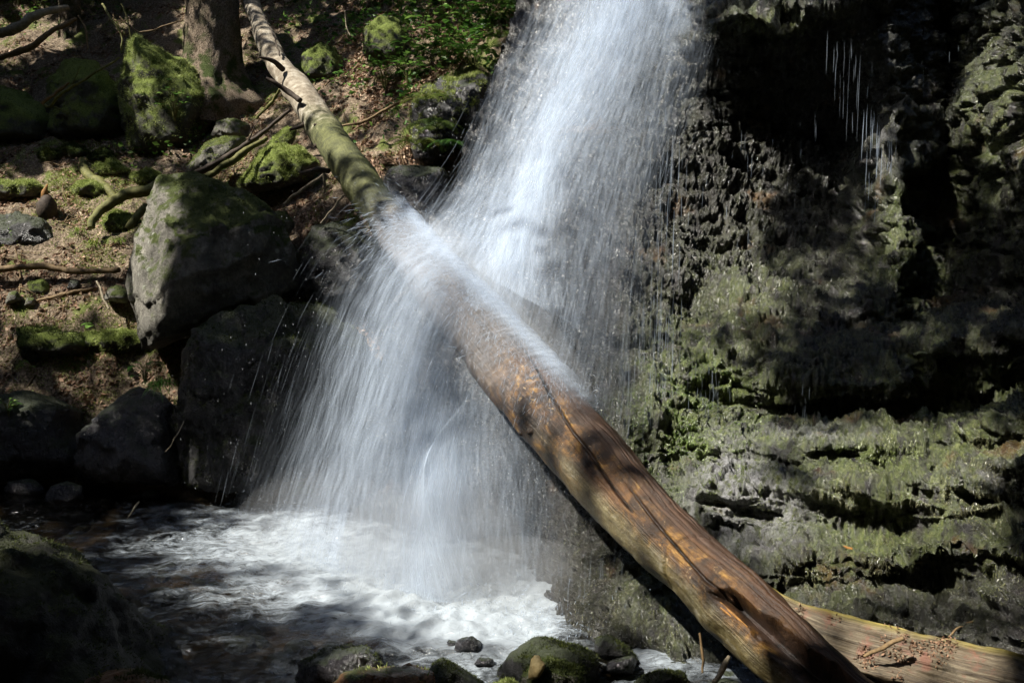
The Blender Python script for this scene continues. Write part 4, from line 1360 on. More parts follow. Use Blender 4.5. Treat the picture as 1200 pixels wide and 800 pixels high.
# droplets: small stretched beads hanging in the air around the fall
_ov, _of = ico(1)
n = 2600
pa = net_strands(UP, 1100, lambda r, n: r.uniform(-.02, 1.02, n), (.01, .02), 21, spread=1.1)[0][:, 0]
pb = net_strands(LOW, 1500, lambda r, n: r.uniform(-.02, 1.02, n), (.01, .02), 22, spread=1.2)[0][:, 0]
pd = np.vstack([pa, pb])
rr = RNG.uniform(.0007, .0019, len(pd))
sc = np.stack([rr, rr, rr * RNG.uniform(1.5, 4, len(pd))], -1)
dv = (pd[:, None] + _ov[None] * sc[:, None]).reshape(-1, 3)
df = (_of[None] + (np.arange(len(pd)) * len(_ov))[:, None, None]).reshape(-1, 3)
o = link_mesh('droplets', dv - foff, df, M['drop'], fall)
tag(o, kind='stuff')

# thin trickles down the cliff
def trickle(name, seeds, lens, label, n_each=5, sprd=5, rad=(.0012, .003), dn=(.25, .6)):
    tr_ = empty(name, P(*seeds[0]))
    tag(tr_, label, 'trickle', 'trickles down the cliff')
    paths, ds = [], []
    for (u, v, d), l in zip(seeds, lens):
        for q in range(n_each):
            u1 = u + random.gauss(0, sprd)
            v1 = v + random.uniform(0, l * .7)
            l1 = l * random.uniform(.12, .6)
            kk = np.linspace(0, 1, 9)
            paths.append(P(u1 - kk * l1 * .04 + np.cumsum(RNG.normal(size=9)) * .15, v1 + kk * l1, d))
            ds.append(random.uniform(*dn))
    paths = np.array(paths)
    T_ = 3
    n_, k_, _ = paths.shape
    global foff
    keep = foff
    foff = np.array(tr_.location)
    strands('water_thread', paths, RNG.uniform(*rad, n_), np.array(ds), tr_)
    foff = keep


trickle('trickle', [(785, 110, 5.7), (778, 200, 5.45), (792, 160, 5.6), (768, 260, 5.3), (776, 330, 5.1), (760, 380, 5.0), (775, 400, 4.95)], [150] * 5 + [90, 80], 'wide curtain of thin drips just right of the main fall', 14, 13, (.0008, .0022), (.1, .38))
trickle('trickle', [(990, 20, 5.5), (1002, 30, 5.5), (980, 25, 5.5)], [130, 180, 110], 'bright thin threads falling in front of the black overhang', 5, 5, (.0008, .0020), (.12, .4))
trickle('trickle', [(1022, 60, 5.4), (1030, 120, 5.4), (1040, 130, 5.4), (1022, 190, 5.3)], [120, 110, 90, 60], 'white streaks running down the lit rib of cliff', 8, 5)
trickle('trickle', [(905, 150, 5.5), (870, 170, 5.6), (925, 190, 5.5), (845, 240, 5.4), (950, 120, 5.5), (1090, 40, 5.3)], [60] * 6, 'scattered falling drips inside the black overhang', 5, 22, (.0010, .002), (.15, .4))
trickle('trickle', [(905, 480, 4.45), (940, 440, 4.6), (945, 480, 4.4)], [40, 50, 40], 'short white dribble over the lower mossy ledge', 6, 4, (.0006, .0015), (.12, .35))
trickle('trickle', [(715, 610, 4.2), (740, 640, 4.15), (690, 650, 4.2), (765, 640, 4.1), (820, 420, 4.8), (835, 430, 4.8)], [120, 100, 90, 90, 60, 60], 'drips from the underside of the log over the mossy rock foot', 14, 14, (.0006, .0015), (.1, .3))


# ------------------------------------------------------------------ sticks, roots, plants
def stick(pix, rr, mat, label, name='stick', cat='stick', nseg=7, rough=.02, twigs=(), lift=.02):
    """pix: (u, v) or (u, v, depth); without a depth it lies on the ground"""
    pts = []
    for q in pix:
        pts.append(P(*q) if len(q) == 3 else gpt(q[0], q[1], lift)[0])
    pts = np.array(pts)
    o = empty(name, pts[0])
    tag(o, label, cat)
    n = max(14, 8 * len(pts))
    c = catmull(pts, n)
    c = c + np.column_stack([fbm(c, .12, 2, off=q) for q in (1, 4, 8)]) * .012
    v, f = tube_geo(c, np.interp(np.linspace(0, 1, n), np.linspace(0, 1, len(rr)), rr), nseg, True, rough, seed=len(pix) + pix[0][0] * .01)
    link_mesh('stem', v - pts[0], f, M[mat], o)
    for (k, du, dv, r) in twigs:
        b = c[int(k * (n - 1))]
        u0, v0, d0 = proj(b)
        e = np.array([b, P(u0 + du * .5, v0 + dv * .45, d0 - .03), P(u0 + du, v0 + dv, d0 - .08)])
        e2 = catmull(e, 10)
        v, f = tube_geo(e2, np.linspace(r, r * .4, 10), 6, True)
        link_mesh('twig', v - pts[0], f, M[mat], o)
    return o


stick([(195, 216, 7.6), (230, 203, 7.7), (275, 178, 7.8), (312, 152, 7.9), (340, 128, 7.9)], [.018, .03, .032, .022, .012], 'twig_dark', 'dark branch slanting between the tilted slab and the pale log', twigs=[(.6, 10, -22, .01)])
stick([(234, 212, 7.6), (260, 196, 7.6), (290, 176, 7.7), (312, 162, 7.8)], [.03, .036, .034, .024], 'twig_green', 'mossy branch lying below the tilted slab')
stick([(332, 240, 7.0), (356, 220, 6.9), (380, 205, 6.8)], [.010, .013, .012], 'twig_pale', 'grey stick leaning under the pale log')
stick([(375, 262, 6.9), (392, 243, 6.8), (402, 228, 6.7)], [.006, .009, .009], 'twig_pale', 'thin grey stick right of the leaning grey stick')
stick([(380, 226, 6.9), (380, 206, 6.8), (380, 195, 6.75)], [.010, .012, .010], 'twig_pale', 'short upright stick beneath the pale log')
stick([(300, 140, 8.2), (318, 120, 8.2), (328, 105, 8.1)], [.014, .016, .012], 'twig_green', 'bent stick rising from the litter to the log')
stick([(328, 65, 8.2), (320, 40, 8.6), (310, 15, 9.0)], [.008, .009, .007], 'twig_dark', 'thin straight twig above the log top')
stick([(390, 150, 7.9), (430, 140, 7.8), (465, 122, 7.7), (500, 112, 7.5), (520, 108, 7.4)], [.010, .014, .015, .012, .008], 'twig_brown', 'long thin stick pointing at the vivid moss cap', twigs=[(.15, -8, -30, .006)])
stick([(114, 330, 7.35), (120, 345, 7.3), (127, 362, 7.25)], [.009, .012, .010], 'twig_pale', 'pale straight stick standing against the path bank')
stick([(195, 528, 6.0), (207, 510, 6.0), (216, 494, 6.05)], [.003, .005, .004], 'twig_pale', 'thin pale straw in front of the low black boulder')
stick([(150, 608, 5.9), (156, 598, 5.9), (163, 587, 5.95)], [.004, .007, .005], 'twig_pale', 'short pale straw sticking out of the pool')
stick([(97, 190), (102, 207), (116, 218), (128, 228), (140, 240)], [.03, .05, .05, .045, .04], 'twig_green', 'curved mossy root in the sunlit terrace', 'mossy_root', 'root', 9, .05)
stick([(196, 208, 8.3), (176, 222, 8.2), (150, 228, 8.2), (128, 240, 8.1), (110, 256, 8.0), (106, 268, 7.95)], [.05, .06, .06, .05, .045, .03], 'twig_green', 'thick mossy root running down from the largest boulder', 'mossy_root', 'root', 9, .05)
stick([(172, 240, 8.0), (160, 255, 7.95), (148, 268, 7.9)], [.04, .045, .03], 'twig_green', 'short mossy root beside the largest boulder', 'mossy_root', 'root', 9, .05)
stick([(-20, 318, 7.6), (40, 312, 7.65), (90, 318, 7.6), (140, 316, 7.55)], [.03, .035, .03, .025], 'twig_brown', 'brown root along the lip of the terrace', 'bare_root', 'root', 8, .05)
stick([(30, 362), (60, 352), (85, 346), (110, 345)], [.012, .02, .018, .01], 'twig_brown', 'brown root crossing the lower path', 'bare_root', 'root', 8, .04)
stick([(48, 120, 9.4), (58, 124, 9.4), (75, 108, 9.3), (100, 92, 9.3), (140, 68, 9.3)], [.012, .016, .018, .015, .01], 'twig_green', 'long mossy stick propped across the blocky boulder', twigs=[(.3, 20, 8, .008), (.6, 10, -25, .008)])
stick([(50, 122, 9.2), (66, 108, 9.2), (82, 98, 9.2)], [.016, .018, .012], 'twig_brown', 'short broken stick in front of the blocky boulder')
stick([(120, 5, 9.6), (132, 25, 9.5), (142, 40, 9.5), (142, 60, 9.5)], [.012, .015, .013, .009], 'twig_green', 'arching green twig hanging above the boulder row', twigs=[(.4, 12, 10, .006)])
stick([(92, 18, 9.8), (100, 35, 9.8), (102, 58, 9.8)], [.010, .013, .010], 'twig_brown', 'crooked hanging twig left of the arching twig')
stick([(142, 5, 9.8), (150, 25, 9.8), (154, 48, 9.8)], [.008, .010, .008], 'twig_green', 'thin upright twig over the pointed boulder')
stick([(140, 20, 9.6), (155, 32, 9.6), (170, 38, 9.6), (195, 30, 9.6), (215, 24, 9.7)], [.009, .010, .011, .009, .006], 'twig_brown', 'crossing twig between the pointed boulder and spruce trunk')
stick([(-10, 42, 10.2), (22, 32, 10.0), (44, 17, 10.0), (80, 8, 10.2)], [.05, .06, .05, .03], 'twig_pale', 'lit fallen branch in the top corner of the slope', 'dead_branch', 'branch', 9, .06)
stick([(-10, 70, 10.0), (30, 58, 9.9), (60, 38, 9.9), (90, 22, 10.1)], [.03, .04, .035, .02], 'twig_brown', 'brown fallen branch below the lit branch', 'dead_branch', 'branch', 9, .05)
stick([(404, 12, 9.6), (406, 30, 9.6), (411, 42, 9.6)], [.006, .008, .006], 'twig_pale', 'thin curved stem left of the pale green boulder')
stick([(1012, 768, 3.3), (1035, 758, 3.25), (1058, 747, 3.22)], [.006, .010, .009], 'twig_brown', 'short stick lying on the split log', nseg=7)
stick([(1110, 745, 3.4), (1120, 735, 3.45), (1136, 730, 3.5), (1150, 722, 3.5)], [.004, .005, .005, .003], 'twig_brown', 'thin curved root stalk at the cliff foot')
stick([(838, 798, 3.15), (846, 785, 3.2), (852, 770, 3.3)], [.010, .013, .011], 'twig_pale', 'pale peg of wood propping the fallen log')
stick([(822, 790, 3.4), (823, 765, 3.4), (821, 742, 3.42)], [.004, .006, .005], 'twig_brown', 'hanging root fibre under the fallen log')
stick([(952, 632, 3.92), (975, 640, 3.86), (1000, 645, 3.82)], [.004, .009, .006], 'stump', 'orange wood chip on the wet ledge')
stick([(1055, 660, 3.72), (1075, 658, 3.7), (1098, 652, 3.68)], [.003, .004, .003], 'twig_pale', 'fine straw caught on the mossy bulge')

# broken stump on the terrace
sp = gpt(56, 250)[0]
o = empty('tree_stump', sp)
tag(o, 'small broken stump with an orange splintered tip on the terrace', 'stump')
v, f = tube_geo(np.array([[0, 0, -.1], [0, 0, .1], [.0, 0, .14], [-.01, 0, .18]]), [.11, .09, .06, .04], 14, True, .07)
link_mesh('base', v, f, M['twig_dark'], o)
v, f = tube_geo(np.array([[-.01, 0, .12], [-.015, -.01, .22], [.015, 0, .30]]), [.05, .028, .004], 8, True, .09)
link_mesh('splintered_tip', v, f, M['stump'], o)


def leaf_geo(base, direction, length, width, droop=.3, n=6):
    d = unit(np.asarray(direction, float))
    side = unit(np.cross(d, [0, 0, 1.]) + 1e-6)
    t = np.linspace(0, 1, n)
    mid = base + d * (t * length)[:, None] + np.array([0, 0, -1.]) * (droop * length * t ** 2)[:, None]
    w_ = width * .5 * np.sin(np.pi * np.clip(t * .92 + .06, 0, 1)) ** .8
    upn = np.cross(side, d)
    v = np.concatenate([mid + side * w_[:, None] + upn * (w_ * .25)[:, None], mid, mid - side * w_[:, None] + upn * (w_ * .25)[:, None]])
    f = []
    for r in range(2):
        for i in range(n - 1):
            f.append((r * n + i, r * n + i + 1, (r + 1) * n + i + 1, (r + 1) * n + i))
    return v, np.array(f)


def leafy_plant(u, v, label, h=.25, nl=9, size=(.05, .09), mat='leaf', wid=.5, group=None, name='leafy_plant', lift=0, d=None, cat='plant', tone=(.3, .8)):
    base = gpt(u, v)[0] if d is None else P(u, v, d)
    o = empty(name, base)
    tag(o, label, cat, group)
    stems = []
    for i in range(nl):
        az = random.uniform(0, 6.28)
        r = random.uniform(.2, 1) * h * .8
        tip = np.array([math.cos(az) * r, math.sin(az) * r - .03, h * random.uniform(.4, 1.1)])
        c = catmull(np.array([[0, 0, -.02], tip * [.35, .35, .65], tip]), 7)
        vv_, ff_ = tube_geo(c, np.linspace(.0035, .0018, 7), 5, False)
        stems.append((vv_, ff_))
        L = random.uniform(*size)
        lv_, lf_ = leaf_geo(tip, [math.cos(az), math.sin(az) - .3, .25], L, L * wid, .35)
        link_mesh('leaf', lv_, lf_, M[mat], o, attrs={'tone': np.full(len(lv_), random.uniform(*tone))})
    vv_, ff_ = merge(stems)
    link_mesh('stem', vv_, ff_, M['twig_green'], o)
    return o


def fern(u, v, label, nf=7, length=.35, d=None, mat='frond', tone=(.3, .9), face=None):
    base = gpt(u, v)[0] if d is None else P(u, v, d)
    o = empty('fern', base)
    tag(o, label, 'fern', 'ferns beside the waterfall')
    for i in range(nf):
        az = (i + random.uniform(-.3, .3)) * 6.283 / nf if face is None else face + random.uniform(-1.1, 1.1)
        L = length * random.uniform(.75, 1.15)
        n = 18
        t = np.linspace(0, 1, n)
        dr = np.array([math.cos(az), math.sin(az), 0])
        mid = dr * (t * L * .85)[:, None] + np.array([0, 0, 1.]) * (L * (.75 * t - .85 * t ** 2))[:, None]
        side = np.array([-dr[1], dr[0], 0])
        vs, fs = [], []
        for j in range(2, n - 1):
            w_ = L * .26 * math.sin(math.pi * (.12 + .86 * t[j])) ** .9
            tan = unit(mid[j + 1] - mid[j])
            for s_ in (-1, 1):
                b0 = mid[j]
                tip = b0 + side * s_ * w_ + tan * w_ * .45 + np.array([0, 0, -w_ * .18])
                half = L * .021
                m_ = (b0 + tip) / 2
                o_ = len(vs)
                vs += [b0, m_ + tan * half, tip, m_ - tan * half]
                fs.append((o_, o_ + 1, o_ + 2, o_ + 3))
        rv, rf = tube_geo(mid, np.linspace(.003, .001, n), 4, False)
        vq, fq = merge([(np.array(vs), np.array(fs)), (rv, rf[0])])
        link_mesh('frond', vq, fq, M[mat], o, smooth=False, attrs={'tone': np.full(len(vq), random.uniform(*tone))})
    return o


fern(488, 170, 'pale drooping fern beside the shiny black rock', 8, .36, 7.1, tone=(.4, 1))
fern(512, 150, 'taller fern against the side of the mossy wet boulder', 8, .36, 7.15, tone=(.2, .8))
fern(530, 172, 'dark fern tuft in the spray of the fall', 7, .3, 7.05, mat='leaf', tone=(.0, .5))
fern(498, 118, 'small bright fern left of the vivid moss cap', 6, .3, 7.35, tone=(.6, 1))
fern(545, 60, 'fern high up beside the top of the fall', 7, .35, 8.3, mat='leaf', tone=(.2, .7))
fern(585, 45, 'yellowish fern on the rim of the fall', 6, .3, 8.0, tone=(.3, .8))
pl = [(470, 14, 'dark leafy plant under the top edge of the slope'), (500, 28, 'leafy plant behind the pale green boulder'), (520, 18, 'glossy plant high beside a thin stem'), (575, 28, 'plant with long pale leaves near the top of the fall'),
      (540, 38, 'plant with small round leaves up the slope'), (512, 52, 'low plant in front of the pale green boulder'), (495, 70, 'dark low plant below the pale green boulder'), (540, 72, 'plant with lit leaf tips near the rim'), (470, 92, 'small bright plant in the leaf litter'),
      (555, 85, 'dark plant behind the vivid moss cap'), (450, 108, 'sparse plant in the brown leaf litter'), (478, 104, 'dark leafy plant left of the small bright fern'), (520, 78, 'shadowed plant above the moss cap'), (440, 10, 'dark plant in the uppermost shade')]
for i, (u, v, lb) in enumerate(pl):
    leafy_plant(u, v, lb, random.uniform(.24, .42), 18, (.10, .18), 'leaf', .45, 'leafy plants up the slope', tone=(.2, .9))
leafy_plant(22, 8, 'green plant beside the lit branch in the top corner', .3, 12, (.08, .13), group='leafy plants up the slope')
leafy_plant(45, 12, 'bright plant over the lit branch in the top corner', .3, 10, (.08, .13), group='leafy plants up the slope', tone=(.5, 1))
leafy_plant(110, 15, 'dim plant near the hanging twigs', .25, 8, (.07, .11), group='leafy plants up the slope')
leafy_plant(205, 140, 'ivy-like plant climbing the tall pointed boulder', .35, 22, (.05, .09), d=8.95, group='leafy plants up the slope', wid=.8, tone=(.4, 1))
leafy_plant(170, 447, 'grassy green tuft with a round leaf between the dark boulders', .14, 10, (.05, .09), d=6.25, wid=.8, tone=(.3, .8))
leafy_plant(112, 385, 'two-leaved seedling on the mossy bank', .05, 3, (.08, .11), d=7.0, wid=.7, tone=(.6, .8))
leafy_plant(10, 485, 'small green plant on the black rock at the far pool edge', .12, 14, (.03, .06), d=6.45, wid=.8, tone=(.5, 1))
leafy_plant(36, 432, 'tiny sprig in the shade above the black rock', .06, 4, (.05, .08), d=6.9, wid=.5)
leafy_plant(275, 205, 'white-edged leaf sprig beside the sunlit wedge of rock', .12, 7, (.06, .1), d=7.5, wid=.4, tone=(.7, 1))


def grass_tuft(u, v, label, d=None, n=60, h=.16, lean=(0, -.5), mat='leaf', tone=(.4, 1)):
    base = gpt(u, v)[0] if d is None else P(u, v, d)
    gs, tn = [], []
    for i in range(n):
        b = np.array([random.gauss(0, .035), random.gauss(0, .03), 0])
        dr = unit(np.array([random.gauss(lean[0], .5), random.gauss(lean[1], .4), random.uniform(.5, 1.4)]))
        vv_, ff_ = leaf_geo(b, dr, h * random.uniform(.6, 1.2), .008, .7, 6)
        gs.append((vv_, ff_))
        tn.append(np.full(len(vv_), random.uniform(*tone)))
    vv_, ff_ = merge(gs)
    o = link_mesh('grass_tuft', vv_, ff_, M[mat], attrs={'tone': np.concatenate(tn)})
    o.location = base
    return tag(o, label, 'grass', 'grass tufts')


grass_tuft(188, 452, 'bright green grass hanging between two dark boulders', 6.2, 90, .2, (.1, -.6))
grass_tuft(262, 218, 'few pale grass blades at the foot of the sunlit wedge of rock', 7.4, 12, .25)
grass_tuft(110, 290, 'pale dry grass on the sunlit terrace edge', None, 50, .22, (0, -.4), 'frond', (.5, 1))
grass_tuft(90, 275, 'dry grass behind the terrace edge', None, 30, .2, (0, -.4), 'frond', (.5, 1))
grass_tuft(140, 285, 'sunlit grass left of the largest boulder', None, 50, .2, (-.2, -.4), 'frond', (.5, 1))
grass_tuft(15, 275, 'grass blades beside the small black terrace rock', None, 30, .18, (0, -.3), 'leaf', (.6, 1))

# leaf and needle litter on the bank
def lit_w(c, n):
    u, v, d = proj(c)
    return ((u > -60) & (u < 640) & (v > -30) & (v < 480) & (c[:, 2] > .15)) * sstep(-.25, .25, fbm(c, .5, 3, off=11)) * (1 / np.maximum(d, 3))


sel = (gv[gf].mean(1)[:, 0] > -9) & (gv[gf].mean(1)[:, 0] < 2.5) & (gv[gf].mean(1)[:, 1] > 3) & (gv[gf].mean(1)[:, 1] < 13)
gfs = gf[sel]
pp, nn = sample_faces(gv, gfs, 90000, weight=lit_w)
nn = np.where(nn[:, 2:3] < 0, -nn, nn)
dr = RNG.normal(size=pp.shape); dr -= nn * (dr * nn).sum(1)[:, None] * .85
uq, vq, dq = proj(pp)
beech = sstep(380, 420, uq)
ln = np.where(RNG.random(len(pp)) < .25 + .5 * beech, RNG.uniform(.03, .065, len(pp)), RNG.uniform(.012, .03, len(pp)))
wd = ln * np.where(ln > .03, .55, .18)
b1, b2, k = blades_geo(pp + nn * .006, dr, ln, wd, leaf=True)
tn = np.clip(RNG.beta(2, 2.6, len(pp)), 0, 1)
tag(link_mesh('leaf_litter', b1, b2, M['litter'], smooth=False, attrs={'tone': np.repeat(tn, k)}), kind='stuff')


def gm_w(c, n):
    u, v, d = proj(c)
    m = sstep(.05, .3, fbm(c, .5, 4, .65, off=21)) * (1 + 1.5 * blob(u, v, 120, 240, 110, 60)) + .9 * blob(u, v, 120, 250, 70, 40) + .8 * blob(u, v, 90, 410, 110, 40) + .6 * blob(u, v, 130, 215, 70, 20) + .5 * blob(u, v, 520, 120, 50, 50)
    return ((u > -60) & (u < 640) & (v > -20) & (v < 560) & (c[:, 2] > .03)) * m * (1 / np.maximum(d, 3))


pp, nn = sample_faces(gv, gfs, 120000, weight=gm_w)
nn = np.where(nn[:, 2:3] < 0, -nn, nn)
tn = np.clip(.42 + .5 * fbm(pp, .1, 2) + RNG.normal(size=len(pp)) * .2, 0, 1)
b1, b2, k = blades_geo(pp - nn * .004, nn * .8 + RNG.normal(size=pp.shape) * .55, RNG.uniform(.012, .04, len(pp)), RNG.uniform(.006, .012, len(pp)))
tag(link_mesh('ground_moss', b1, b2, M['moss_bright'], smooth=False, attrs={'tone': np.repeat(tn, k)}), kind='stuff')

# carpet of small woodland leaves
def gc_w(c, n):
    u, v, d = proj(c)
    m = blob(u, v, 500, 50, 110, 55) + .8 * blob(u, v, 590, 50, 50, 50) + .5 * blob(u, v, 30, 10, 60, 20) + .4 * blob(u, v, 200, 185, 60, 16) + .5 * blob(u, v, 500, 165, 40, 40) + .3 * blob(u, v, 330, 40, 40, 40)
    return ((u > -60) & (u < 680) & (v > -30)) * m * sstep(-.2, .2, fbm(c, .35, 3, off=51))


pp, nn = sample_faces(gv, gfs, 3400, weight=gc_w)
hh = RNG.uniform(.02, .22, len(pp))
dr = np.column_stack([RNG.normal(size=len(pp)), RNG.normal(size=len(pp)) - .5, RNG.normal(size=len(pp)) * .35 + .05])
ln = RNG.uniform(.035, .095, len(pp))
b1, b2, k = blades_geo(pp + np.array([0, 0, 1.]) * hh[:, None], dr, ln, ln * .55, leaf=True)
tag(link_mesh('ground_cover', b1, b2, M['leaf'], smooth=False, attrs={'tone': np.repeat(RNG.random(len(pp)), k)}), kind='stuff')

# twigs strewn over the bank
gs = []
pt_, nt_ = sample_faces(gv, gfs, 420, weight=lit_w)
for q in range(len(pt_)):
    az = random.uniform(0, 6.28)
    L = random.uniform(.08, .38)
    dv_ = np.array([math.cos(az), math.sin(az), 0]) * L
    c_ = np.array([pt_[q] - dv_ / 2, pt_[q] + [random.gauss(0, .02), random.gauss(0, .02), random.uniform(.01, .05)], pt_[q] + dv_ / 2])
    c_[[0, 2], 2] = ground_h(c_[[0, 2], :2]) + .012
    gs.append(tube_geo(catmull(c_, 6), np.linspace(.005, .0025, 6) * random.uniform(.6, 1.6), 4, False))
tv, tf_ = merge(gs)
tag(link_mesh('twig_litter', tv, tf_, M['twig_brown']), kind='stuff')

# pebbles and rubble on the pool bed and near shore
n = 900
xs, ys = RNG.uniform(-4.6, 2.2, n), RNG.uniform(2.5, 6.8, n)
zz = ground_h(np.column_stack([xs, ys]))
keep_ = zz < .2
xs, ys, zz = xs[keep_], ys[keep_], zz[keep_]
iv, iff = ico(2)
vs = []
for i in range(len(xs)):
    s_ = np.array([1, random.uniform(.7, 1), random.uniform(.5, .8)]) * random.uniform(.03, .10)
    q = iv * s_ * (1 + .25 * fbm(iv + i, .9, 2))[:, None]
    vs.append(q + [xs[i], ys[i], zz[i]])
pvz = np.vstack(vs)
pfz = (iff[None] + (np.arange(len(xs)) * len(iv))[:, None, None]).reshape(-1, 3)
tag(link_mesh('pebbles', pvz, pfz, M['rock_wet']), kind='stuff')

# ------------------------------------------------------------------ sun
EL, AZ = math.radians(53), math.atan2(-.40, -.91)
SUN = np.array([math.cos(EL) * math.cos(AZ), math.cos(EL) * math.sin(AZ), math.sin(EL)])
e1 = unit(np.cross(SUN, [0, 0, 1.]))
e2 = np.cross(SUN, e1)

LIT = [  # sun flecks seen in the photograph: centre, radii
    (60, 275, 165, 48), (110, 255, 110, 50), (55, 360, 110, 24), (30, 40, 60, 30), (50, 215, 80, 18), (320, 190, 60, 36), (250, 178, 42, 26), (165, 85, 14, 40), (195, 150, 30, 22), (215, 130, 16, 12),
    (250, 55, 44, 85), (345, 90, 40, 66), (385, 165, 24, 45), (170, 308, 38, 112), (440, 180, 55, 14), (418, 110, 20, 50), (565, 60, 38, 24), (525, 103, 46, 17), (500, 160, 34, 22), (290, 130, 40, 16), (446, 42, 20, 22),
    (640, 135, 48, 55), (620, 285, 60, 58), (560, 350, 95, 32), (490, 290, 55, 30), (660, 420, 55, 30), (690, 8, 70, 24), (520, 610, 75, 95), (420, 350, 45, 55), (525, 695, 95, 36), (170, 566, 50, 12), (20, 606, 40, 14), (400, 655, 80, 22), (600, 735, 90, 24),
    (660, 497, 42, 36), (745, 588, 52, 30), (800, 632, 40, 34), (852, 690, 50, 40), (915, 745, 66, 48), (975, 795, 56, 34),
    (790, 475, 55, 55), (835, 535, 70, 36), (862, 420, 32, 26), (870, 590, 55, 28), (1085, 525, 150, 30), (1150, 565, 75, 38), (1040, 560, 90, 30), (800, 560, 60, 50), (930, 620, 70, 40), (880, 480, 40, 40), (930, 515, 60, 12), (1000, 590, 75, 36), (1130, 625, 70, 34), (1050, 150, 30, 60), (1165, 115, 46, 85), (1190, 190, 30, 40), (1120, 665, 100, 46), (1000, 660, 70, 36), (500, 50, 30, 14),
    (1062, 260, 24, 46), (1085, 285, 24, 36), (985, 345, 26, 18), (885, 345, 36, 28), (900, 18, 95, 15), (828, 75, 22, 45), (1160, 392, 55, 12), (1130, 448, 80, 13), (760, 690, 70, 50), (975, 690, 48, 28), (1110, 765, 110, 32), (650, 768, 75, 36), (450, 792, 105, 28), (540, 790, 40, 22), (780, 780, 50, 20),
    (250, 640, 130, 24), (300, 695, 100, 18), (30, 636, 40, 11), (80, 662, 40, 11), (128, 690, 26, 12), (160, 714, 20, 12), (182, 748, 10, 18), (140, 478, 45, 12), (85, 408, 60, 10), (20, 480, 22, 20), (180, 445, 26, 18), (1022, 60, 12, 75),
]


def lit_val(u, v):
    m = np.zeros(len(u))
    for cx, cy, rx, ry in LIT:
        m = np.maximum(m, 1.25 - ((u - cx) / rx) ** 2 - ((v - cy) / ry) ** 2)
    q = np.column_stack([u / 60, v / 60, np.zeros(len(u))])
    return m + .42 * perlin(q) + .48 * perlin(q * 2.9 + 5)


allp = np.vstack(VIS)
u, v, d = proj(allp)
ok = (u > -30) & (u < 1230) & (v > -30) & (v < 830) & (d > 1)
allp, u, v, d = allp[ok], u[ok], v[ok], d[ok]
bi = (np.clip((v + 30) / 10, 0, 86).astype(int)) * 130 + np.clip((u + 30) / 10, 0, 129).astype(int)
zb = np.full(130 * 90, 1e9)
np.minimum.at(zb, bi, d)
vis = d < zb[bi] + .35
wp = np.vstack(VISW)
uw, vw, dw = proj(wp)
allp = np.vstack([allp[vis], wp]); u = np.concatenate([u[vis], uw]); v = np.concatenate([v[vis], vw])
nsolid = int(vis.sum())
lvv = lit_val(u, v)
lvv[nsolid:] = 1
lv_ = lvv > .35
CELL = .07
ca, cb = allp @ e1, allp @ e2
a0, a1, b0, b1_ = ca.min() - 2.5, ca.max() + 2.5, cb.min() - 2.5, cb.max() + 2.5
na, nb = int((a1 - a0) / CELL) + 1, int((b1_ - b0) / CELL) + 1
ci = ((ca - a0) / CELL).astype(int) * nb + ((cb - b0) / CELL).astype(int)
wgt = np.ones(len(u))
wgt[:nsolid][(np.abs(u[:nsolid] - 525) < 60) & (np.abs(v[:nsolid] - 108) < 32) & lv_[:nsolid]] = 5
wgt[:nsolid][(u[:nsolid] > 780) & (u[:nsolid] < 1040) & (v[:nsolid] > 650) & lv_[:nsolid]] = 4
wgt[:nsolid][(u[:nsolid] < 215) & (v[:nsolid] > 610) & lv_[:nsolid]] = 3
wgt[:nsolid][(u[:nsolid] < 200) & (v[:nsolid] > 200) & (v[:nsolid] < 320) & lv_[:nsolid]] = 3
wgt[nsolid:] = 9
litc = np.bincount(ci[lv_], weights=wgt[lv_], minlength=na * nb).reshape(na, nb)
shc = np.bincount(ci[~lv_], weights=wgt[~lv_], minlength=na * nb).reshape(na, nb)
lit_frac = litc / np.maximum(litc + shc, 1)
known = (litc + shc) > 0
openc = known & (lit_frac > .5)
# unknown cells surrounded by open ones are open too
nbr = sum(np.roll(np.roll(openc, i, 0), j, 1).astype(int) for i in (-1, 0, 1) for j in (-1, 0, 1))
openc = openc | ((~known) & (nbr >= 5))
closed = np.argwhere(~openc)
DARK = [(290, 330, 75, 85), (275, 250, 66, 38), (370, 290, 50, 50), (310, 470, 110, 105), (150, 520, 65, 48), (50, 520, 65, 50), (110, 745, 110, 60), (920, 170, 85, 120), (1150, 300, 65, 55), (1120, 50, 35, 60), (1000, 425, 70, 20), (60, 130, 80, 38), (110, 115, 45, 45), (60, 100, 80, 25)]  # areas given extra blocker leaves for deep shade
dk = np.zeros(len(u), bool)
for cx, cy, rx, ry in DARK:
    dk |= ((u - cx) / rx) ** 2 + ((v - cy) / ry) ** 2 < 1
dk[nsolid:] = False
darkc = np.bincount(ci[dk & ~lv_], minlength=na * nb).reshape(na, nb) > 0
n = len(closed)
cells = np.repeat(closed, np.where(darkc[closed[:, 0], closed[:, 1]], 6, 2), 0)
A = a0 + (cells[:, 0] + RNG.random(len(cells))) * CELL
Bc = b0 + (cells[:, 1] + RNG.random(len(cells))) * CELL
zt = RNG.uniform(8.5, 13, len(cells))
base = A[:, None] * e1 + Bc[:, None] * e2
tq = (zt - base[:, 2]) / SUN[2]
lp = base + SUN * tq[:, None]
print('canopy leaves', len(lp), 'grid', na, nb, 'open', openc.sum())
b1, b2, k = blades_geo(lp, RNG.normal(size=lp.shape) + np.array([0, 0, -.3]), RNG.uniform(.10, .15, len(lp)), RNG.uniform(.09, .13, len(lp)), leaf=True)
